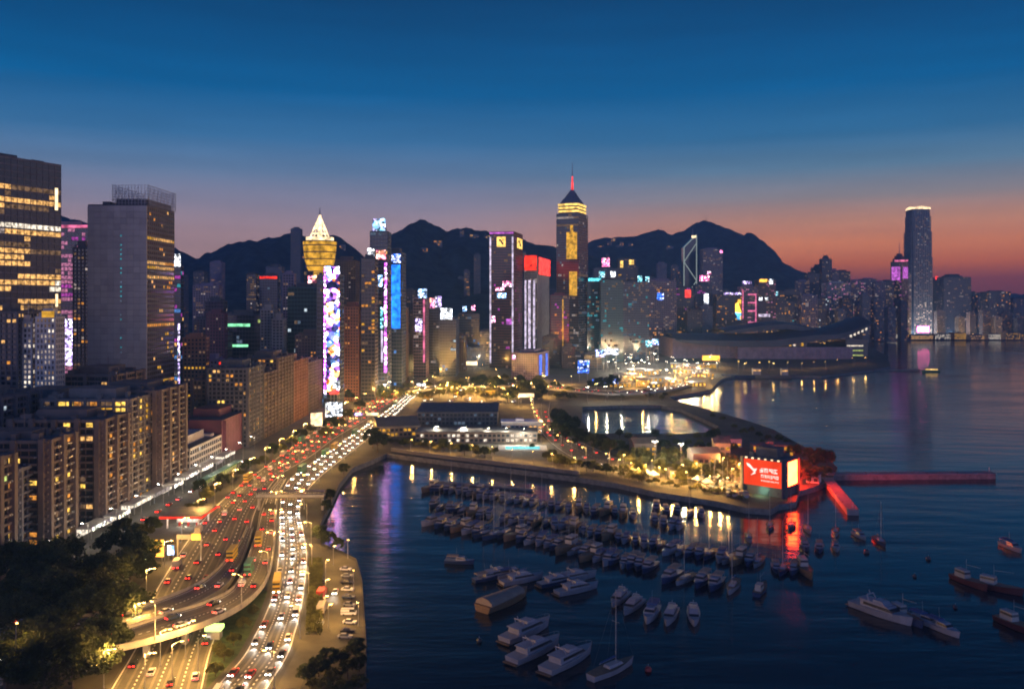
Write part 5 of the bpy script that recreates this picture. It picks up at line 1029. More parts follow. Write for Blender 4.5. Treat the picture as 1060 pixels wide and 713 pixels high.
def exhibition_hall():
    Yf = 1560; r = empty('exhibition_hall', (XA(800, Yf), Yf, LZ), 0, 'broad waterfront exhibition hall with dark curved wing roofs', 'building')
    cx = XA(800, Yf)
    def X(px): return XA(px, Yf) - cx
    def Z(py): return ZA(py, Yf) - LZ
    b = MB(); b.box(X(700), X(775), 30, 200, -1, Z(351), 0, 1)
    for i in range(16): x = X(700) + (X(775) - X(700)) * i / 15; b.box(x - .8, x + .8, 28.8, 30, -1, Z(351) - .5, 0)
    for k in range(4): b.box(X(700) - 1, X(775) + 1, 28, 30, Z(381 - k * 7.5) - 1, Z(381 - k * 7.5) + 1, 0)
    b.build('west_block', [M['mauve'], M['roof']], r)
    b = MB(); b.box(X(765), X(884), 8, 190, -1, Z(359.5), 0, 1)
    for i in range(30): x = X(765) + (X(884) - X(765)) * i / 29; b.box(x - .5, x + .5, 7, 8, -1, Z(361), 0)
    for k in range(3): b.box(X(765), X(884), 6.4, 8, Z(379 - k * 6) - .8, Z(379 - k * 6) + .8, 0)
    b.build('podium', [M['mauve'], M['roof']], r)
    b = MB(); b.box(X(785), X(838), 14, 18, Z(359.3), Z(353.5), 0); b.build('clerestory', M['glass_bronze'], r)
    rnd = random.Random(3)
    for i in range(12):
        if rnd.random() < .75:
            x = X(786) + (X(836) - X(786)) * i / 12; q = MB(); q.box(x, x + 4.5, 13.6, 13.95, Z(358.5), Z(354.5)); q.build('lit_window', M['win_gold' if i % 3 else 'win_white'], r)
    def shell(name, top, thick, y0, y1, back_drop, m):
        n = 40; b = MB(); px0, px1 = top[0][0], top[-1][0]; rows = 8
        for side in (0, 1):
            for j in range(rows + 1):
                v = j / rows
                for i in range(n + 1):
                    px = px0 + (px1 - px0) * i / n; z = Z(interp(top, px)); u = i / n; th = thick * (math.sin(math.pi * u) ** .5 if 0 < u < 1 else 0.0) + .6
                    bulge = math.sin(math.pi * v) * 6 - back_drop * v
                    b.v.append((X(px), y0 + (y1 - y0) * v, z + bulge - (th if side else 0)))
        N = (rows + 1) * (n + 1)
        for j in range(rows):
            for i in range(n):
                a = j * (n + 1) + i; b.f.append((a, a + 1, a + n + 2, a + n + 1)); b.m.append(0); b.f.append((N + a + n + 1, N + a + n + 2, N + a + 1, N + a)); b.m.append(0)
        for i in range(n):
            b.f.append((N + i, N + i + 1, i + 1, i)); b.m.append(0); a = rows * (n + 1) + i; b.f.append((a, a + 1, N + a + 1, N + a)); b.m.append(0)
        for j in range(rows):
            a = j * (n + 1); b.f.append((a, a + n + 1, N + a + n + 1, N + a)); b.m.append(0); a += n; b.f.append((N + a, N + a + n + 1, a + n + 1, a)); b.m.append(0)
        return b.build(name, M[m], r, smooth=False)
    mat('shell_roof', (.085, .09, .11), .5, .3, var=.2, scale=.03)
    shell('upper_wing_roof', [(757, 344), (775, 341), (799, 337.3), (821, 335.6), (842, 338.5), (860, 342.5), (880, 346)], 9, 40, 190, 4, 'shell_roof')
    shell('lower_wing_roof', [(700, 352), (740, 352.5), (780, 353), (808, 352), (842, 347), (866, 346.3), (880, 343), (893, 338.5), (904, 334.5)], 11, 2, 110, -8, 'shell_roof')
    b = MB(); b.box(X(880), X(903), 20, 120, -1, Z(352), 0); b.build('glazed_hall', M['glass_dark'], r)
    for k in range(4): q = MB(); q.box(X(881), X(898), 19, 19.8, Z(374 - k * 5), Z(374 - k * 5) + 2.2); q.build('lit_floor', M['win_gold' if k == 0 else 'win_green' if k < 3 else 'win_white'], r)
    for k in range(5): q = MB(); q.box(X(884 + k * 4), X(886 + k * 4), 18.4, 19, Z(349.5 - k * 1.8), Z(346.5 - k * 1.8)); q.build('lit_window', M['win_white'], r)
exhibition_hall()
def quay_shed(i, px, py, w, d, h, m, grp, lab, wm):
    x, y = G(px, py, LZ); r = empty('site_shed', (x, y, LZ), R(rv.random() * 40 - 20), lab, 'shed', grp)
    b = MB(); b.box(-w / 2, w / 2, -d / 2, d / 2, -.2, h); b.build('wall', M[m], r); b = MB(); b.v = [(-w / 2 - .3, -d / 2 - .3, h + .01), (w / 2 + .3, -d / 2 - .3, h + .01), (w / 2 + .3, d / 2 + .3, h + .01), (-w / 2 - .3, d / 2 + .3, h + .01), (-w / 2 - .3, 0, h + 1.6), (w / 2 + .3, 0, h + 1.6)]
    b.f = [(0, 1, 5, 4), (2, 3, 4, 5), (1, 2, 5), (3, 0, 4)]; b.m = [0] * 4; b.build('roof', M['metal'], r)
    n = max(2, int(w / 5))
    for k in range(n): q = MB(); xx = -w / 2 + (k + .5) * w / n; q.box(xx - 1.5, xx + 1.5, -d / 2 - .08, -d / 2 - .005, 1, h - 1); q.build('window', M['win_' + wm], r)
sh = sorted((640 + 100 * rv.random(), 380 + 22 * rv.random()) for _ in range(30))
sh = [p for p in sh if p[1] < 404 - max(0, p[0] - 715) * .55]
for i, (px, py) in enumerate(sh): quay_shed(i, px, py, 14 + 20 * rv.random(), 9, 5 + 3 * rv.random(), rv.choice(['beige', 'rust', 'grey_paint', 'yellow_paint', 'dark_wall']), 'sheds on the reclamation site', f"low lit work shed on the reclamation site, {ordinal(i + 1)} from the left", rv.choice(['warm', 'white', 'gold', 'yellow']))
ps = [(903, 916), (918, 929), (931, 941), (943, 966), (968, 984), (988, 1000), (1004, 1019), (1023, 1036), (1041, 1060)]
for i, (a_, c_) in enumerate(ps): box_house('ferry_pier', f"low lit ferry pier building on the far shore, {ordinal(i + 1)} from the left", a_, c_, 351.2, 12 + (i % 3) * 3, 30, 'beige', lit='all' if i % 2 else 'some', wins=('warm', 'white', 'gold')[i % 3])
# club with the pool
box_house('dark_hall', 'wide dark flat roofed hall behind the pool club', 432, 515, 440, 11, 70, 'dark_wall', gable=4, wins='dimcool')
box_house('pool_club', 'long low club building lit from within, behind the pool terrace', 430, 556, 458, 7.5, 22, 'beige', lit='some', wins='white')
box_house('canopy_pavilion', 'pavilion with a pale flat roof right of the pool', 519, 561, 449, 9, 16, 'pale', 'white_paint', lit='some', wins='warm')
box_house('boat_shed', 'long gabled boathouse beside the highway at the harbour corner', 384, 428, 452, 8, 40, 'beige', 'deck', gable=5, wins='gold', lit='some', rz=.25)
def pool():
    x, y = G(541, 464, LZ); r = empty('swimming_pool', (x, y, LZ), 0, 'lit turquoise swimming pool on the club terrace', 'swimming pool')
    b = MB(); b.box(-17, 17, -11, 11, 0, .5); b.build('pool_deck', M['pale'], r)
    emit('pool_light', (.25, .9, .95), 1.1, True, .25); b = MB(); b.box(-12, 12, -6, 5, .5, .56); b.build('lit_water', M['pool_light'], r)
    L = bpy.data.objects.new('pool_glow', lamp_light((1, .93, .7), 9000)); COL.objects.link(L); L.parent = r; L.location = (-4, 9, 9)
pool()
pts = [(405, 467), (440, 472.2), (520, 482), (600, 491.5)]
for i, (p, q) in enumerate(zip(pts, pts[1:])):
    a, c = Vector((*G(*p, LZ), LZ)), Vector((*G(*q, LZ), LZ)); r = empty('promenade_wall', (a + c) / 2, math.atan2(c.y - a.y, c.x - a.x), f"pale promenade wall along the quay below the pool, {ordinal(i + 1)} stretch from the left", 'wall', 'promenade wall stretches'); L = (c - a).length
    b = MB(); b.box(-L / 2, L / 2 - .3, -.3, .3, -.2, 2.2); b.build('wall', M['beige'], r); b = MB(); b.box(-L / 2, L / 2 - .3, -.45, .45, 2.21, 2.45); b.build('coping', M['barrier'], r)
for nm, lab, a in (('club_house', 'beige gabled house between the basin and the peninsula lamps', (655, 679, 473, 9, 14, 'beige', 'deck', 'some', .1, 3)), ('club_house', 'ochre lit club house in the middle of the peninsula', (716, 745, 486, 10, 12, 'beige', 'deck', 'some', .1, 3)), ('club_house', 'smaller ochre lit house right of the club house', (741, 757, 478, 12, 14, 'beige', 'roof', 'some', -.1, 2.5)),
                   ('boat_shed', 'low white shed at the peninsula quay left of the red screens', (694, 716, 496, 5, 8, 'pale', 'metal', 'all', 0, 1.5)), ('club_house', 'dark roofed house with a row of gold lights behind the red lit trees', (781, 822, 472, 7, 12, 'dark_wall', 'roof', 'all', -.1, 0)), ('boat_shed', 'pale shed on the breakwater side of the peninsula', (745, 768, 463, 6, 10, 'pale', 'deck', 'some', 0, 2))):
    box_house(nm, lab, a[0], a[1], a[2], a[3], a[4], a[5], a[6], a[7], a[8], a[9], wins='gold')
def tent(i, px, py, s):
    x, y = G(px, py, LZ); r = empty('canopy_tent', (x, y, LZ), rv.random(), f"white peaked tent on the peninsula yard, {ordinal(i + 1)} from the left", 'tent', 'white tents on the peninsula yard')
    b = MB(); b.frustum([(-s, -s), (s, -s), (s, s), (-s, s)], [(-.2, -.2), (.2, -.2), (.2, .2), (-.2, .2)], 2.4, 4.6); b.build('canopy', M['white_paint'], r)
    for u in (-s + .1, s - .1):
        for v in (-s + .1, s - .1): b = MB(); b.tube((u, v, 0), (u, v, 2.39), .06, n=4); b.build('post', M['metal'], r)
for i, (px, py) in enumerate([(660, 490), (668, 493), (676, 495), (722, 500), (732, 503), (742, 498)]): tent(i, px, py, 2.6)
def screen_building():
    t = tpx('screen_building', 'square harbour building with glowing red screens on two sides', 771, 811, 823, 478, 454, 40, st='blank', wall='dark_wall', lit=.0, roof='plant', fh=4)
    emit('red_screen', (1, .06, .015), 1.15, True, .2, .1); emit('red_screen_bright', (1, .04, .008), 70, True, .15, .2); emit('screen_white', (1, .75, .66), 1.5, False, .1)
    s = sign(t, 'f', 771.3, 810.4, 478.4, 505.5, 'red_screen', 'screen', .9, .6); sign(t, 'r', 811.4, 822.4, 479, 504, 'red_screen_bright', 'screen', .9, .6)
    t['span']['b'] = (0, 1); emit('unseen_red_fill', (1, .03, .008), 220, True, .15, .2); sign(t, 'b', .04, .96, 479, 502, 'unseen_red_fill', 'screen', .9, .6)  # back panel is added out of view, to throw red on trees and breakwater
    o, a, nrm, L = t['faces']['f']; zT = t['h']; w = L
    def P(u, v, dz=1.54): q = o + a * (u * w) + nrm * dz; return (q.x, q.y, zT * (1 - v * .76))
    b = MB()   # pale wing shaped mark
    for poly in ([(.07, .16), (.16, .20), (.27, .36), (.36, .34), (.30, .50), (.26, .46), (.17, .34), (.10, .27)], [(.27, .48), (.33, .52), (.18, .62), (.24, .54)]): b.face([P(u, v) for u, v in poly[::-1]])
    b.build('white_emblem', M['screen_white'], t['root'])
    rnd = random.Random(9); b = MB()
    for (v0, v1, u0, u1, n) in ((.30, .46, .42, .90, 4), (.54, .66, .46, .92, 6), (.74, .79, .46, .92, 9)):      # rows of unreadable characters
        cw = (u1 - u0) / n
        for i in range(n):
            x = u0 + i * cw
            for (du0, du1, dv0, dv1) in rnd.sample([(0, .8, 0, .16), (0, .8, .42, .58), (0, .8, .84, 1), (0, .14, 0, 1), (.66, .8, 0, 1), (.33, .47, 0, 1), (.1, .4, .2, .36), (.45, .8, .66, .8)], 5):
                k = 1.541 + .003 * rnd.random(); p = [P(x + cw * du0, v0 + (v1 - v0) * dv1, k), P(x + cw * du1, v0 + (v1 - v0) * dv1, k), P(x + cw * du1, v0 + (v1 - v0) * dv0, k), P(x + cw * du0, v0 + (v1 - v0) * dv0, k)]; b.face(p)
    b.build('white_lettering', M['screen_white'], t['root'])
    q = MB()
    for i in range(6): u = -w / 2 + (i + .5) * w / 6; q.box(u - .5, u + .5, -t['d'] / 2 - 2.6, -t['d'] / 2 - 1.8, t['h'] + .2, t['h'] + .9)
    q.build('screen_lamps', M['s_warm'], t['root'])
    r = t['root']; L_ = bpy.data.objects.new('quay_glow', lamp_light((.35, 1, .6), 900)); COL.objects.link(L_); L_.parent = r; L_.location = (0, -t['d'] / 2 - 3, 2.5)
screen_building()
def jetty(name, label, a, c, wd, top, m='stone'):
    a, c = Vector((*a, 0)), Vector((*c, 0)); L = (c - a).length; r = empty(name, (a + c) / 2, math.atan2(c.y - a.y, c.x - a.x), label, 'jetty')
    b = MB(); n = int(L / 9)
    for i in range(n): b.box(-L / 2 + i * L / n, -L / 2 + (i + 1) * L / n - .12, -wd / 2, wd / 2, -3, top)
    b.build('wall', M[m], r); b = MB(); b.box(-L / 2 - .2, L / 2 + .2, -wd / 2 - .25, wd / 2 + .25, top + .005, top + .45); b.build('coping', M['concrete'], r)
    b = MB(); b.tube((L / 2 - 2, 0, top + .4), (L / 2 - 2, 0, top + 3.4), .25, .15, 6); b.build('beacon', M['metal'], r)
    for i in range(0, n, 2): b = MB(); x = -L / 2 + (i + .5) * L / n; b.tube((x, -wd / 2 + .5, top + .45), (x, -wd / 2 + .5, top + 1.0), .25, .3, 6); b.build('bollard', M['dark_metal'], r)
y_ = 512; jetty('breakwater', 'long straight breakwater glowing dull red, running right from the screen building', (XA(858, y_), y_ + 5), (XA(1036, y_), y_ + 9), 7, 2.9, 'stone')
jetty('jetty', 'short red lit jetty slanting towards the camera beside the screen building', G(856, 494, 3), G(883, 529, 2), 5.5, 2.6, 'concrete')
box_house('pier_hut', 'small red lit hut at the root of the short jetty', 838, 851, 500, 5, 7, 'pale', 'roof', '', -.5)
# ------------------------------------------------------------------ trees
def tree_proto(h, rad, n, seed, leafm, name='tree', s=.55, flat=.7):
    rnd = random.Random(seed); r = empty(name, (0, -70, -70)); b = MB(); th = h * .42
    b.tube((0, 0, -.3), (0, 0, th), h * .035, h * .022, 7); cl = []
    for k in range(26):
        a = rnd.random() * 6.283; u = rnd.random() ** .5; el = rnd.random(); rr = rad * (.35 + .65 * u) * math.sqrt(max(.05, 1 - (el * .95) ** 2)); cl.append(Vector((math.cos(a) * rr, math.sin(a) * rr, th * .95 + (h - th) * (.05 + .85 * el))))
    for c in cl[:9]: b.tube((0, 0, th * (.7 + .3 * rnd.random())), c * .92, h * .014, h * .004, 5)
    b.build('trunk', M['bark'], r); q = MB()
    for c in cl:
        cr = rad * (.22 + .22 * rnd.random())
        for i in range(n // len(cl)):
            d = Vector((rnd.gauss(0, 1), rnd.gauss(0, 1), rnd.gauss(0, 1))).normalized() * cr * (rnd.random() ** .4); d.z *= flat; p = c + d
            e = Vector((rnd.gauss(0, 1), rnd.gauss(0, 1), rnd.gauss(0, .6))).normalized(); f = e.orthogonal().normalized(); ss = s * (.6 + .8 * rnd.random())
            q.face([p - e * ss, p + f * ss * .55, p + e * ss, p - f * ss * .55])
    q.build('crown', M[leafm], r); return r
TP = [tree_proto(9, 4.6, 1500, 1, 'leaf_light', s=.5), tree_proto(12, 6, 2000, 2, 'leaf', s=.6), tree_proto(14, 5.5, 2000, 3, 'leaf', s=.6), tree_proto(8, 5, 1500, 4, 'leaf_light', s=.5), tree_proto(15, 9, 5200, 5, 'leaf', s=.55), tree_proto(13, 10, 5200, 6, 'leaf', s=.55)]
TH = [9, 12, 14, 8, 15, 13]
def trees(pts, protos, desc, group, hpx=None, z=LZ):
    pts = sorted(pts)
    for i, p in enumerate(pts):
        k = protos[i % len(protos)]; pr = TP[k]; px, py = p[0], p[1]; x, y = G(px, py, z); sc = (p[2] if len(p) > 2 else 1) * (.85 + .3 * rv.random())
        if ('tree', k) not in USED: USED.add(('tree', k)); KIDS[pr.name] = [(c, []) for c in pr.children]; o = pr; o.location = (x, y, z); o.scale = (sc,) * 3; o.rotation_euler = (0, 0, rv.random() * 6)
        else: o = copy_tree(pr, (x, y, z), rv.random() * 6, (sc, sc, sc * (.9 + .2 * rv.random())))
        tag(o, f"{desc}, {ordinal(i + 1)} from the left" if len(pts) > 1 else desc, 'tree', group)
big = [(8, 640), (30, 618), (55, 640), (78, 612), (100, 604), (118, 650), (88, 660), (60, 672), (30, 690), (5, 712), (45, 722), (75, 712), (105, 690), (20, 660), (120, 612), (135, 600), (95, 640), (12, 600), (48, 600), (70, 588)]
trees([p + (.95,) for p in big], [4, 5], 'large dark tree in the lower left corner', 'large dark trees in the lower left corner')
trees([(145, 588, .8), (158, 586, .7), (150, 600, .8), (140, 576, .8), (128, 572, .9), (110, 578, .9)], [1, 2], 'dark tree between the blocks and the highway', 'dark trees beside the highway bend')
trees([(577, 452, 1.1), (582, 462, 1.1), (590, 458, 1.2), (598, 465, 1.1), (606, 462, 1), (614, 470, 1), (584, 445, 1.2), (592, 448, 1.2), (622, 468, .9), (631, 474, .9), (578, 440, 1), (640, 470, .8)], [2, 1], 'dark tree in the clump between the curved road and the basin', 'dark trees between the curved road and the basin')
trees([(580, 478, .6), (572, 474, .6), (648, 468, .6), (690, 462, .6), (700, 461, .6), (712, 462, .6), (725, 462, .6), (735, 464, .5), (760, 466, .5)], [0, 3], 'small tree on the basin edge or by the curved road', 'small trees at the basin edge')
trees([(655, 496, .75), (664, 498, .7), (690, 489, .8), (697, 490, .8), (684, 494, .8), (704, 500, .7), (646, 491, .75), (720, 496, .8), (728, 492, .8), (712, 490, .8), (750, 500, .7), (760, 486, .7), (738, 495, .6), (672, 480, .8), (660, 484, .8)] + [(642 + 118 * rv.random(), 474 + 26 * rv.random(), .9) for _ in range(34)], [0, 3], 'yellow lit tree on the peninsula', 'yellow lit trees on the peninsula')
trees([(829, 502, .85), (838, 500, .9), (846, 497, .9), (855, 493, .8), (834, 490, .9), (845, 486, .9), (856, 484, .8), (826, 484, .8), (838, 478, .8), (822, 476, .7), (850, 478, .7)], [1, 0], 'red lit tree behind the screen building', 'red lit trees at the peninsula tip')
trees([(770, 450, .6), (778, 448, .5), (786, 453, .6), (795, 455, .6), (806, 458, .6), (815, 462, .6), (760, 444, .5), (748, 436, .5), (738, 433, .5), (790, 462, .6)], [0, 3], 'dark shrub tree on the outer breakwater', 'shrub trees on the outer breakwater')
jt = [(360 + 215 * rv.random(), 395 + 22 * rv.random()) for _ in range(120)]
jt = [p for p in jt if abs(p[0] - (395 + (428 - p[1]) * 1.7)) > 22 and not (430 < p[0] < 520 and p[1] > 410)] + [(372, 425), (360, 436), (352, 443), (343, 447), (338, 455), (560, 398), (575, 404), (590, 409)]
jt2 = jt[58:-8]; jt = jt[:58] + jt[-8:]
jt2 += [(398 + 165 * rv.random(), 399 + 18 * rv.random()) for _ in range(60)]
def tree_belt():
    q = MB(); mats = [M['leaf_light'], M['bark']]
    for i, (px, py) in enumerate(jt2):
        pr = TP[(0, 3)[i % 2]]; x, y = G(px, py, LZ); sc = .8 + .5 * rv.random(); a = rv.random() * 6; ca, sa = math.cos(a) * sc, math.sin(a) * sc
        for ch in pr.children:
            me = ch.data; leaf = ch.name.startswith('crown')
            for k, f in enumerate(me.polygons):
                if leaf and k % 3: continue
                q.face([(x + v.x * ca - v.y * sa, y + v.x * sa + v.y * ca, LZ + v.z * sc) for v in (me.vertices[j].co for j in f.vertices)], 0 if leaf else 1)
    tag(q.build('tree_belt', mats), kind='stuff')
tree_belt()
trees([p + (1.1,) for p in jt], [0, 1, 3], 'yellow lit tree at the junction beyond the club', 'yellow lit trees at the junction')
trees([(402 + 196 * rv.random(), 0) for _ in range(0)] + [(px_, interp([(405, 463), (440, 469), (520, 479), (600, 489), (640, 494)], px_) - 1 - 6 * rv.random(), .45 + .3 * rv.random()) for px_ in [404 + i * 7 for i in range(34)] if not 505 < px_ < 572], [0, 3, 1], 'small tree along the club quay', 'small trees along the club quay')
trees([(px_, interp([(640, 496), (680, 505), (740, 514), (770, 520)], px_) - 1 - 4 * rv.random(), .3 + .2 * rv.random()) for px_ in [643 + i * 7.2 for i in range(18)]], [0, 3], 'low tree on the edge of the peninsula quay', 'low trees on the peninsula quay')
trees([(562 + 128 * rv.random(), 409 + 6 * rv.random(), .7) for _ in range(16)], [0, 3], 'small tree on the far side of the basin', 'small trees on the far side of the basin')
trees([(640 + 120 * rv.random(), 452 + 18 * rv.random(), .6) for _ in range(16)], [1, 0], 'dark tree between the basin and the club houses', 'dark trees between the basin and the club houses')
trees([(613, 404, 1.2), (620, 405, 1.2), (628, 405, 1.3), (635, 404, 1.2)], [1, 2], 'dark tree in front of the blue hoarding', 'dark trees in front of the blue hoarding')
trees([(425, 462, .6), (438, 464, .5), (456, 465, .5), (473, 467, .5), (492, 468, .5), (512, 470, .5), (566, 476, .6), (574, 480, .7), (584, 484, .7), (551, 464, .5), (556, 456, .6)], [0, 3], 'small tree on the pool terrace', 'small trees on the pool terrace')
trees([(332, 562, .6), (340, 566, .6), (350, 570, .5), (386, 464, 1.1), (391, 468, 1.0), (397, 462, .8), (338, 532, .5), (342, 521, .5), (356, 492, .5)], [1, 2], 'dark tree at the edge of the water beside the road', 'dark trees on the road side quay')
trees([(318, 706, .5), (330, 700, .45), (341, 694, .5), (352, 690, .45), (362, 684, .5), (370, 678, .45), (325, 716, .5), (345, 708, .5), (360, 702, .5), (372, 695, .45), (335, 722, .5), (355, 718, .5), (371, 712, .5)], [1, 3], 'dark shrub tree in the near corner of the sea wall', 'shrub trees in the near corner')
trees([(214, 520, .7), (222, 512, .7), (230, 505, .6), (238, 499, .7), (246, 494, .7), (255, 489, .6), (264, 484, .7), (273, 479, .6), (282, 474, .7), (292, 468, .7), (302, 461, .8), (312, 455, .8), (322, 449, .8), (206, 512, .6), (196, 536, .7), (205, 528, .6), (150, 556, .8), (158, 552, .7), (140, 562, .8)], [0, 3, 1], 'small tree between the block street and the highway', 'trees between the block street and the highway')
trees([(223, 700, .45), (232, 684, .45), (242, 668, .45), (226, 676, .4), (252, 650, .4), (262, 636, .4)], [3, 0], 'small tree on the green verge between the roads', 'small trees on the green verge')
def hedge():
    rnd = random.Random(2); P = [G(322, 658, LZ), G(331, 640, LZ), G(334, 590, LZ), G(321, 586, LZ)]; q = MB(); xs = [p[0] for p in P]; b0, b1 = G(325, 657, LZ), G(327, 583, LZ)
    for i in range(7000):
        u = rnd.random(); cx = b0[0] + (b1[0] - b0[0]) * u; cy = b0[1] + (b1[1] - b0[1]) * u; p = Vector((cx + (rnd.random() - .5) * 5, cy + rnd.random() - .5, LZ + 2.6 * rnd.random() ** .5)); e = Vector((rnd.gauss(0, 1), rnd.gauss(0, 1), rnd.gauss(0, .6))).normalized(); f = e.orthogonal().normalized()
        q.face([p - e * .4, p + f * .24, p + e * .4, p - f * .24])
    tag(q.build('hedge', M['leaf_light']), 'long clipped green hedge between the road and the car park', 'hedge')
hedge()
# ------------------------------------------------------------------ boats
def hull_mb(L, B, fb, sheer=.5, transom=.85, full=2.2):
    b = MB(); n = 12; rings = []
    for i in range(n + 1):
        u = i / n; hb = B / 2 * (transom + (1 - transom) * min(1, u / .35)) * (1 - max(0, (u - .4) / .6) ** full) + .02; z = fb * (1 + sheer * u * u); y = -L / 2 + L * u
        rings.append([(-hb, y, z), (-hb * .82, y - (.03 * L if i == n else 0), .05), (-hb * .5, y - (.05 * L if i == n else 0), -.5), (hb * .5, y - (.05 * L if i == n else 0), -.5), (hb * .82, y - (.03 * L if i == n else 0), .05), (hb, y, z)])
    for rg in rings: b.v.extend(rg)
    for i in range(n):
        for k in range(5): a = i * 6 + k; b.f.append((a, a + 1, a + 7, a + 6)); b.m.append(0)
        a = i * 6; b.f.append((a + 5, a, a + 6, a + 11)); b.m.append(1)
    b.f.append((5, 4, 3, 2, 1, 0)); b.m.append(0); a = n * 6; b.f.append(tuple(a + k for k in range(6))); b.m.append(0)
    return b
def trunc(b, x0, x1, y0, y1, z0, z1, ins, rake, mi=0):
    b.frustum([(x0, y0), (x1, y0), (x1, y1), (x0, y1)], [(x0 + ins, y0 + ins * .5), (x1 - ins, y0 + ins * .5), (x1 - ins, y1 - rake), (x0 + ins, y1 - rake)], z0, z1, mi)
def motor_yacht(L, hullm, name='motor_yacht'):
    r = empty(name, (0, -80, -80)); B = L * .28; fb = L * .085
    hull_mb(L, B, fb).build('hull', [M[hullm], M['cream_paint']], r)
    b = MB(); trunc(b, -B * .38, B * .38, -L * .30, L * .26, fb * 1.02, fb * 1.02 + L * .085, L * .012, L * .10); cab = b.build('cabin', M['gelcoat'], r)
    b = MB(); trunc(b, -B * .375, B * .375, -L * .24, L * .235, fb * 1.02 + L * .03, fb * 1.02 + L * .066, L * .004, L * .045); b.build('window_band', M['black_paint'], cab)
    z = fb * 1.02 + L * .085; b = MB(); trunc(b, -B * .34, B * .34, -L * .34, L * .12, z + .005, z + L * .012, 0, 0); trunc(b, -B * .3, B * .3, -L * .1, L * .1, z + L * .012, z + L * .045, L * .01, L * .05); fly = b.build('flybridge', M['gelcoat'], r)
    b = MB()
    for s in (-1, 1): b.tube((s * B * .3, -L * .16, z), (s * B * .24, -L * .2, z + L * .085), L * .008, n=5)
    b.tube((-B * .25, -L * .2, z + L * .085), (B * .25, -L * .2, z + L * .085), L * .01, n=5); b.tube((0, -L * .2, z + L * .085), (0, -L * .22, z + L * .14), L * .005, n=4); b.build('radar_arch', M['gelcoat'], fly)
    b = MB()
    for s in (-1, 1):
        pts = [(s * B * .46, 0, fb * 1.1 + .7), (s * B * .40, L * .25, fb * 1.25 + .7), (s * B * .16, L * .44, fb * 1.42 + .7), (0, L * .48, fb * 1.45 + .7)]
        for p, q in zip(pts, pts[1:]): b.tube(p, q, .03, n=4); b.tube((p[0], p[1], p[2] - .7), p, .025, n=4)
    b.build('bow_rail', M['metal'], r)
    b = MB(); b.box(-B * .42, B * .42, -L * .5 - L * .05, -L * .5 - .01, .25, .45); b.build('swim_platform', M['wood'], r); return r
def sailing_yacht(L, hullm):
    r = empty('sailing_yacht', (0, -80, -80)); B = L * .27; fb = L * .085
    hull_mb(L, B, fb, .3, .7, 1.8).build('hull', [M[hullm], M['wood']], r)
    b = MB(); trunc(b, -B * .26, B * .26, -L * .14, L * .2, fb * 1.02, fb * 1.02 + L * .045, L * .015, L * .05); b.build('coachroof', M['gelcoat'], r)
    b = MB(); b.tube((0, L * .08, fb), (0, L * .08, L * 1.25), L * .008, L * .005, 6); b.tube((-B * .3, L * .08, L * .75), (B * .3, L * .08, L * .75), .03, n=4); mst = b.build('mast', M['metal'], r)
    b = MB(); b.tube((0, L * .07, fb + L * .12), (0, -L * .3, fb + L * .11), L * .007, n=5); boo = b.build('boom', M['metal'], r)
    b = MB(); b.tube((0, L * .05, fb + L * .135), (0, -L * .28, fb + L * .122), L * .018, L * .012, 6); b.build('sail_cover', M['canvas_blue'], boo)
    b = MB()
    for q in ((0, L * .49, fb * 1.3), (0, -L * .49, fb), (B * .45, 0, fb), (-B * .45, 0, fb)): b.tube(q, (0, L * .08, L * 1.22), .018, n=3)
    b.build('rigging', M['dark_metal'], mst); return r
def cruiser(L, hullm, canvas):
    r = empty('cabin_cruiser', (0, -80, -80)); B = L * .32; fb = L * .10
    hull_mb(L, B, fb).build('hull', [M[hullm], M['grey_paint']], r)
    b = MB(); trunc(b, -B * .34, B * .34, -L * .12, L * .24, fb * 1.03, fb * 1.03 + L * .12, L * .02, L * .1); cab = b.build('cabin', M['gelcoat'], r)
    b = MB(); trunc(b, -B * .335, B * .335, -L * .08, L * .215, fb * 1.03 + L * .055, fb * 1.03 + L * .095, L * .01, L * .04); b.build('windscreen', M['black_paint'], cab)
    b = MB(); trunc(b, -B * .36, B * .36, -L * .44, -L * .04, fb * 1.03 + L * .125, fb * 1.03 + L * .155, L * .02, L * .02); b.build('canvas_top', M[canvas], r)
    b = MB()
    for s in (-1, 1):
        for y in (-.42, -.13): b.tube((s * B * .34, y * L, fb), (s * B * .33, y * L, fb + L * .13), .035, n=4)
    for p, q in (((-.34, -.42), (.34, -.42)), ((-.34, -.13), (.34, -.13)), ((-.34, -.42), (-.34, -.13)), ((.34, -.42), (.34, -.13))): b.tube((p[0] * B, p[1] * L, fb + L * .115), (q[0] * B, q[1] * L, fb + L * .115), .03, n=4)
    b.build('canopy_frame', M['metal'], r)
    b = MB(); b.tube((0, -.1 * L, fb + L * .15), (0, -.12 * L, fb + L * .42), .03, .015, 4); b.build('aerial', M['metal'], r); return r
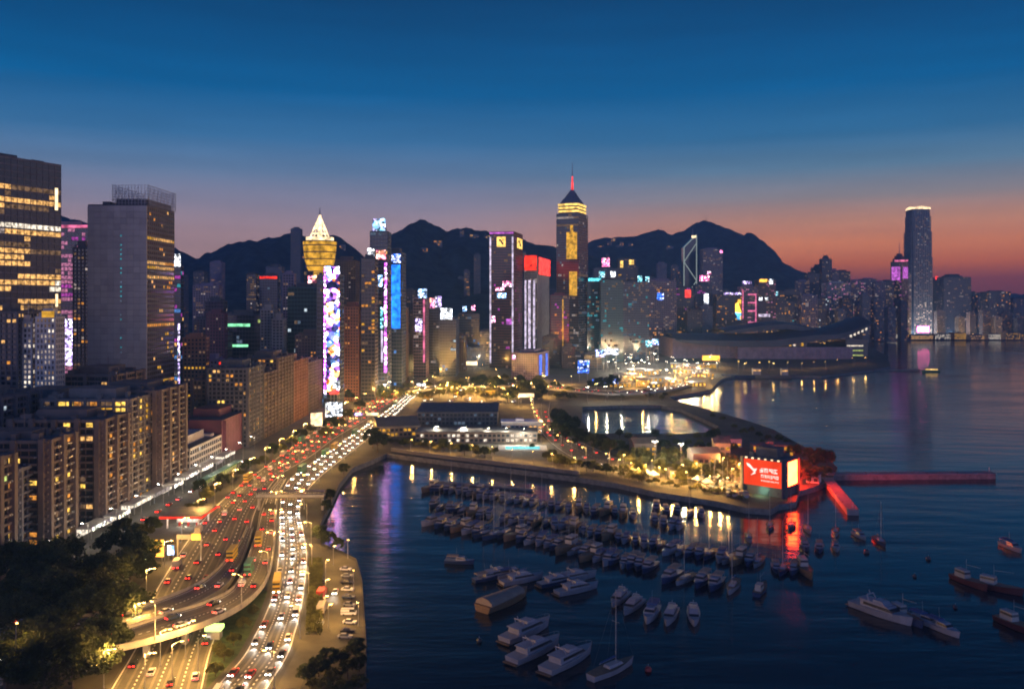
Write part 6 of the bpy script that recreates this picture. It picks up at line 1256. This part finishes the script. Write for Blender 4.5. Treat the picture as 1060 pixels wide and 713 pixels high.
def covered_barge(L):
    r = empty('covered_boat', (0, -80, -80)); B = L * .34; fb = L * .09
    hull_mb(L, B, fb, .35).build('hull', [M['wood'], M['wood']], r)
    b = MB(); n = 10
    for i in range(n):
        a0, a1 = math.pi * i / n, math.pi * (i + 1) / n; R_ = B * .46
        b.face([(-R_ * math.cos(a0), -L * .46, fb + R_ * .62 * math.sin(a0)), (-R_ * math.cos(a1), -L * .46, fb + R_ * .62 * math.sin(a1)), (-R_ * .8 * math.cos(a1), L * .30, fb + R_ * .55 * math.sin(a1)), (-R_ * .8 * math.cos(a0), L * .30, fb + R_ * .55 * math.sin(a0))])
    b.face([(-B * .46 * math.cos(math.pi * i / n), -L * .46, fb + B * .46 * .62 * math.sin(math.pi * i / n)) for i in range(n + 1)]); b.face([(-B * .368 * math.cos(math.pi * i / n), L * .30, fb + B * .46 * .55 * math.sin(math.pi * i / n)) for i in range(n, -1, -1)])
    b.build('canvas_cover', M['canvas_tan'], r); return r
def work_boat(L, hullm='maroon_glow_and_lens'):
    r = empty('work_boat', (0, -80, -80)); B = L * .28; fb = L * .10
    hull_mb(L, B, fb, .6).build('hull', [M[hullm], M['wood']], r)
    b = MB(); trunc(b, -B * .3, B * .3, -L * .36, -L * .06, fb, fb + L * .17, .15, .3); b.build('wheelhouse', M['cream_paint'], r); b = MB(); trunc(b, -B * .305, B * .305, -L * .35, -L * .055, fb + L * .10, fb + L * .14, .12, .25); b.build('window_band', M['black_paint'], r)
    b = MB(); b.tube((0, -.1 * L, fb), (0, -.1 * L, fb + L * .42), .09, .05, 5); b.tube((0, -.1 * L, fb + L * .3), (0, L * .3, fb + L * .34), .07, .05, 5); b.build('derrick', M['metal'], r); return r
BP = {'white motor yacht': motor_yacht(18, 'gelcoat'), 'navy motor yacht': motor_yacht(15, 'navy_paint'), 'white sailing yacht': sailing_yacht(11, 'gelcoat'), 'dark sailing yacht': sailing_yacht(12, 'navy_paint'), 'white cabin cruiser': cruiser(10, 'gelcoat', 'canvas_blue'), 'dark cabin cruiser': cruiser(10, 'navy_paint', 'canvas_tan'), 'grey cabin cruiser': cruiser(9, 'grey_paint', 'canvas_tan'), 'tan covered boat': covered_barge(20), 'glow tinted work boat': work_boat(20, 'maroon_glow_and_lens'), 'dark work boat': work_boat(16, 'navy_paint'), 'wooden junk': work_boat(13, 'wood')}
BLEN = {'white motor yacht': 18, 'navy motor yacht': 15, 'white sailing yacht': 11, 'dark sailing yacht': 12, 'white cabin cruiser': 10, 'dark cabin cruiser': 10, 'grey cabin cruiser': 9, 'tan covered boat': 20, 'glow tinted work boat': 20, 'dark work boat': 16, 'wooden junk': 13}
rb = random.Random(31)
def boat(kind, px, py, head, label, length=None, group=None):
    """head: compass of the bow in the ground plane, degrees clockwise from straight away"""
    p = BP[kind]; x, y = G(px, py, 0); s = (length or BLEN[kind]) / BLEN[kind]; rz = -R(head)
    if kind not in USED: USED.add(kind); KIDS[p.name] = [(c, list(c.children)) for c in p.children]; o = p; o.location = (x, y, .15); o.rotation_euler = (0, 0, rz); o.scale = (s, s, s)
    else: o = copy_tree(p, (x, y, .15), rz, (s, s, s))
    tag(o, label, 'boat', group); return o
for i in range(16):
    kk = 'white sailing yacht' if i % 3 else 'white cabin cruiser'
    px = 728 + 44 * (i % 8) / 7 + rb.uniform(-2, 2); py = 498 + 9 * (i // 8) + (px - 728) * .18 + rb.uniform(-1, 1); x, y = G(px, py, LZ)
    o = copy_tree(BP[kk], (x, y, LZ + 1.2), R(rb.uniform(-30, 30)), None) if KIDS.setdefault(BP[kk].name, [(c, list(c.children)) for c in BP[kk].children]) else None
    tag(o, f"{kk} ashore on the peninsula yard, {ordinal(i % 8 + 1)} from the left, {'back' if i < 8 else 'front'} row", 'boat', 'boats laid up on the peninsula yard')
ROWS = [('in the left row nearest the quay', (444, 506), (512, 515), 9, 0), ('in the right row nearest the quay', (521, 516), (560, 523), 5, 0), ('of the second row from the quay', (448, 524), (505, 535), 6, 0),
        ('of the third row from the quay', (449, 541), (513, 556), 6, 1), ('in the short row below the quay', (523, 537), (551, 543), 3, 0), ('in the row left of the middle channel', (555, 541), (602, 549), 5, 0),
        ('in the long row across the middle', (524, 554), (606, 573), 8, 1), ('in the row below the dark tree clump', (570, 524), (654, 535), 8, 0), ('in the long row right of the middle', (604, 551), (684, 566), 8, 0),
        ('in the row below the long middle row', (612, 577), (672, 588), 6, 1), ('of the four left of the lamp reflections', (678, 528), (727, 533), 4, 0), ('of the three below the lamp reflections', (679, 541), (704, 546), 3, 0),
        ('in the row below the red reflection', (694, 571), (786, 583), 8, 1), ('in the row of four at centre right', (694, 598), (757, 608), 4, 2), ('of the three at the far right', (802, 590), (833, 592), 3, 0)]
kinds0 = ['white cabin cruiser', 'dark cabin cruiser', 'grey cabin cruiser', 'white sailing yacht', 'dark cabin cruiser', 'wooden junk', 'dark sailing yacht', 'white cabin cruiser']
for where, (ax, ay), (cx_, cy_), n, big_ in ROWS:
    n = n + max(1, n // 3)
    for i in range(n):
        u = i / (n - 1); k = rb.choice(kinds0); px = ax + (cx_ - ax) * u + rb.uniform(-1.5, 1.5); py = ay + (cy_ - ay) * u + rb.uniform(-1.2, 1.2)
        boat(k, px, py, 195 + rb.uniform(-14, 14) + (15 if big_ else 0), f"{k}, {ordinal(i + 1)} boat from the left {where}", BLEN[k] * (1.15 + .3 * rb.random() + .12 * big_), 'boats moored in the shelter')
SOLO = [('white sailing yacht', 775, 558, 190, 'white sailing yacht on the left edge of the red reflection'), ('dark sailing yacht', 797, 546, 200, 'dark sailing yacht at the top of the red reflection'), ('dark sailing yacht', 819, 546, 205, 'dark sailing yacht just right of the red reflection'), ('white sailing yacht', 836, 549, 190, 'white sailing yacht below the short jetty, left one'), ('white sailing yacht', 865, 552, 200, 'white sailing yacht below the short jetty, right one'),
        ('dark cabin cruiser', 833, 567, 190, 'dark cabin cruiser below the sailing yachts by the jetty, left of three'), ('dark cabin cruiser', 848, 569, 200, 'dark cabin cruiser below the sailing yachts by the jetty, middle of three'), ('grey cabin cruiser', 865, 568, 195, 'grey cabin cruiser below the sailing yachts by the jetty, right of three'),
        ('grey cabin cruiser', 890, 556, 175, 'grey cabin cruiser alone right of the moored rows'), ('dark sailing yacht', 911, 562, 185, 'tall masted dark sailing yacht at the right end of the moored boats'), ('dark cabin cruiser', 476, 583, 100, 'small dark cabin cruiser alone in the open water at left'), ('dark work boat', 788, 612, 30, 'dark work boat alone below the last row at centre right'),
        ('dark cabin cruiser', 505, 600, 60, 'dark cabin cruiser left in the cluster above the covered boat'), ('navy motor yacht', 517, 597, 60, 'navy motor yacht in the cluster above the covered boat'), ('white cabin cruiser', 530, 596, 60, 'white cabin cruiser in the cluster above the covered boat'), ('white motor yacht', 541, 602, 60, 'white motor yacht right in the cluster above the covered boat'),
        ('tan covered boat', 523, 624, 40, 'large boat under a tan canvas cover'), ('navy motor yacht', 578, 604, 60, 'navy motor yacht left in the trio at centre'), ('white motor yacht', 597, 600, 60, 'white motor yacht at the back of the trio at centre'), ('white motor yacht', 598, 612, 60, 'white motor yacht at the front of the trio at centre'),
        ('white motor yacht', 641, 622, 205, 'white motor yacht leftmost of the five moored abreast'), ('white motor yacht', 655, 630, 210, 'white motor yacht second of the five moored abreast'), ('white cabin cruiser', 674, 638, 200, 'white cabin cruiser in the middle of the five abreast'), ('white motor yacht', 694, 640, 200, 'white motor yacht fourth of the five moored abreast'), ('white motor yacht', 718, 640, 190, 'white motor yacht rightmost of the five moored abreast'),
        ('white motor yacht', 546, 656, 42, 'white motor yacht furthest back of the three large ones in front'), ('white motor yacht', 555, 676, 42, 'white motor yacht between the other two large ones in front'), ('white motor yacht', 589, 686, 42, 'white motor yacht rightmost of the three large ones in front'), ('white sailing yacht', 634, 695, 48, 'low white sailing yacht with a bare mast in the foreground'),
        ('white motor yacht', 913, 637, 150, 'large white motor yacht in the lower right water'), ('dark work boat', 938, 642, 165, 'dark work boat tied beside the large white motor yacht'), ('white cabin cruiser', 959, 646, 155, 'white cabin cruiser in the lower right pair'), ('white cabin cruiser', 976, 653, 160, 'white cabin cruiser at the right of the lower right pair'),
        ('glow tinted work boat', 1004, 605, 165, 'dark work boat, red glow in its hull colour, in the group near the right edge'), ('glow tinted work boat', 1034, 611, 140, 'dark work boat, red glow in its hull colour, derrick towards the right edge'), ('white cabin cruiser', 1047, 568, 175, 'white cabin cruiser against the right edge, far one'), ('glow tinted work boat', 1054, 651, 165, 'work boat cut by the right edge near the bottom')]
for k, px, py, hd, lab in SOLO:
    L = {'white motor yacht': 15, 'white cabin cruiser': 11, 'navy motor yacht': 14}.get(k)
    if 'large ones in front' in lab: L = 18
    if 'large white motor' in lab: L = 19
    if 'foreground' in lab: L = 15
    if 'five' in lab: L = 13
    boat(k, px, py, hd, lab, (L or BLEN[k]) * (.85 if 'work' in k else 1.22))
def far_ship(px, py, L, lab, m):
    x, y = G(px, py, 0); r = empty('work_barge', (x, y, .2), R(88), lab, 'barge'); hull_mb(L, 12, 4, .2).build('hull', [M[m], M['deck']], r)
    b = MB(); b.box(-4, 4, -L * .4, -L * .22, 4.5, 13); b.build('wheelhouse', M['gelcoat'], r); b = MB(); b.box(-4.05, 4.05, -L * .39, -L * .225, 9.5, 11.5); b.build('lit_window', M['win_warm'], r)
    b = MB(); b.tube((0, L * .1, 4), (0, L * .1, 22), .5, .3, 5); b.tube((0, L * .1, 8), (0, L * .38, 20), .4, .25, 5); b.build('derrick', M['dark_metal'], r)
    b = MB(); b.box(-.8, .8, L * .1 - .8, L * .1 + .8, 22, 23.4); b.build('deck_lamp', M['s_gold'], r)
far_ship(769, 391, 60, 'dark work barge moored off the site quay, left one', 'navy_paint'); far_ship(800, 391.5, 50, 'work barge with a gold lamp moored off the site quay, right one', 'dark_wall')
x, y = G(963, 385, 0); r = empty('ferry', (x, y, .2), R(80), 'small lit ferry crossing below the tall harbour tower', 'ferry'); hull_mb(26, 8, 2.4).build('hull', [M['green_paint'], M['deck']], r)
b = MB(); b.box(-3.3, 3.3, -10, 8, 2.6, 5.2); b.build('lower_deck', M['gelcoat'], r); b = MB(); b.box(-3.36, 3.36, -9.5, 7.5, 3.2, 4.6); b.build('lit_window', M['s_gold'], r); b = MB(); b.box(-2.8, 2.8, -8, 5, 5.2, 7.2); b.build('upper_deck', M['gelcoat'], r)
jetty('pier', 'thin dark pier across the water right of the exhibition hall', G(880, 384, 0), G(952, 384, 0), 6, 2)
jetty('pontoon', 'thin floating pontoon among the boats near the club quay', G(468, 501, 0), G(552, 508, 0), 3, .6)
def buoy(px, py, m, lab, s=1.0):
    x, y = G(px, py, 0); r = empty('buoy', (x, y, 0), 0, lab, 'buoy'); b = MB()
    for k in range(6):
        a0, a1 = -math.pi / 2 + math.pi * k / 6, -math.pi / 2 + math.pi * (k + 1) / 6; p0 = [(s * max(.01, math.cos(a0)) * math.cos(2 * math.pi * i / 10), s * max(.01, math.cos(a0)) * math.sin(2 * math.pi * i / 10)) for i in range(10)]; p1 = [(s * max(.01, math.cos(a1)) * math.cos(2 * math.pi * i / 10), s * max(.01, math.cos(a1)) * math.sin(2 * math.pi * i / 10)) for i in range(10)]
        b.frustum(p0, p1, .4 + s * math.sin(a0), .4 + s * math.sin(a1))
    b.build('float', M[m], r); b = MB(); b.tube((0, 0, s + .2), (0, 0, s + 1.0), .1, .06, 5); b.build('staff', M['metal'], r)
buoy(671, 694, 'red_paint', 'round red mooring buoy right of the foreground sailing yacht', 1.0); buoy(961, 579, 'dark_metal', 'dark mooring buoy alone in the open water at right', 1.0); buoy(897, 572, 'dark_metal', 'dark mooring buoy left of the tall masted yacht', 1.2); buoy(947, 597, 'dark_metal', 'small dark buoy above the large white motor yacht', .7); buoy(989, 629, 'dark_metal', 'small dark buoy below the glow tinted work boats', .7); buoy(496, 664, 'dark_metal', 'small dark buoy left of the three large motor yachts', .8)
def long_labels():
    for o in S.objects:
        l = o.get('label')
        if l and len(l.split()) > 16: print('LONG', len(l.split()), l)
        if o.parent is None and o.type in ('MESH', 'EMPTY') and not l and not o.get('kind'): print('NOLABEL', o.name)
    print('windows', NWIN, 'lamps', NL, 'objects', len(S.objects))
# ------------------------------------------------------------------ dusk haze: one closed box of even, thin air
def haze():
    m = bpy.data.materials.new('haze'); m.use_nodes = True; nt = m.node_tree; n = nt.nodes; n.clear()
    out = n.new('ShaderNodeOutputMaterial'); v = n.new('ShaderNodeVolumePrincipled')
    v.inputs['Color'].default_value = (.24, .52, 1.0, 1); v.inputs['Density'].default_value = AIR; v.inputs['Anisotropy'].default_value = .25
    nt.links.new(v.outputs[0], out.inputs['Volume'])
    mb = MB(); mb.box(-4600, 4600, -300, 6500, -4.0, 640)
    tag(mb.build('haze', m), kind='stuff')
haze()
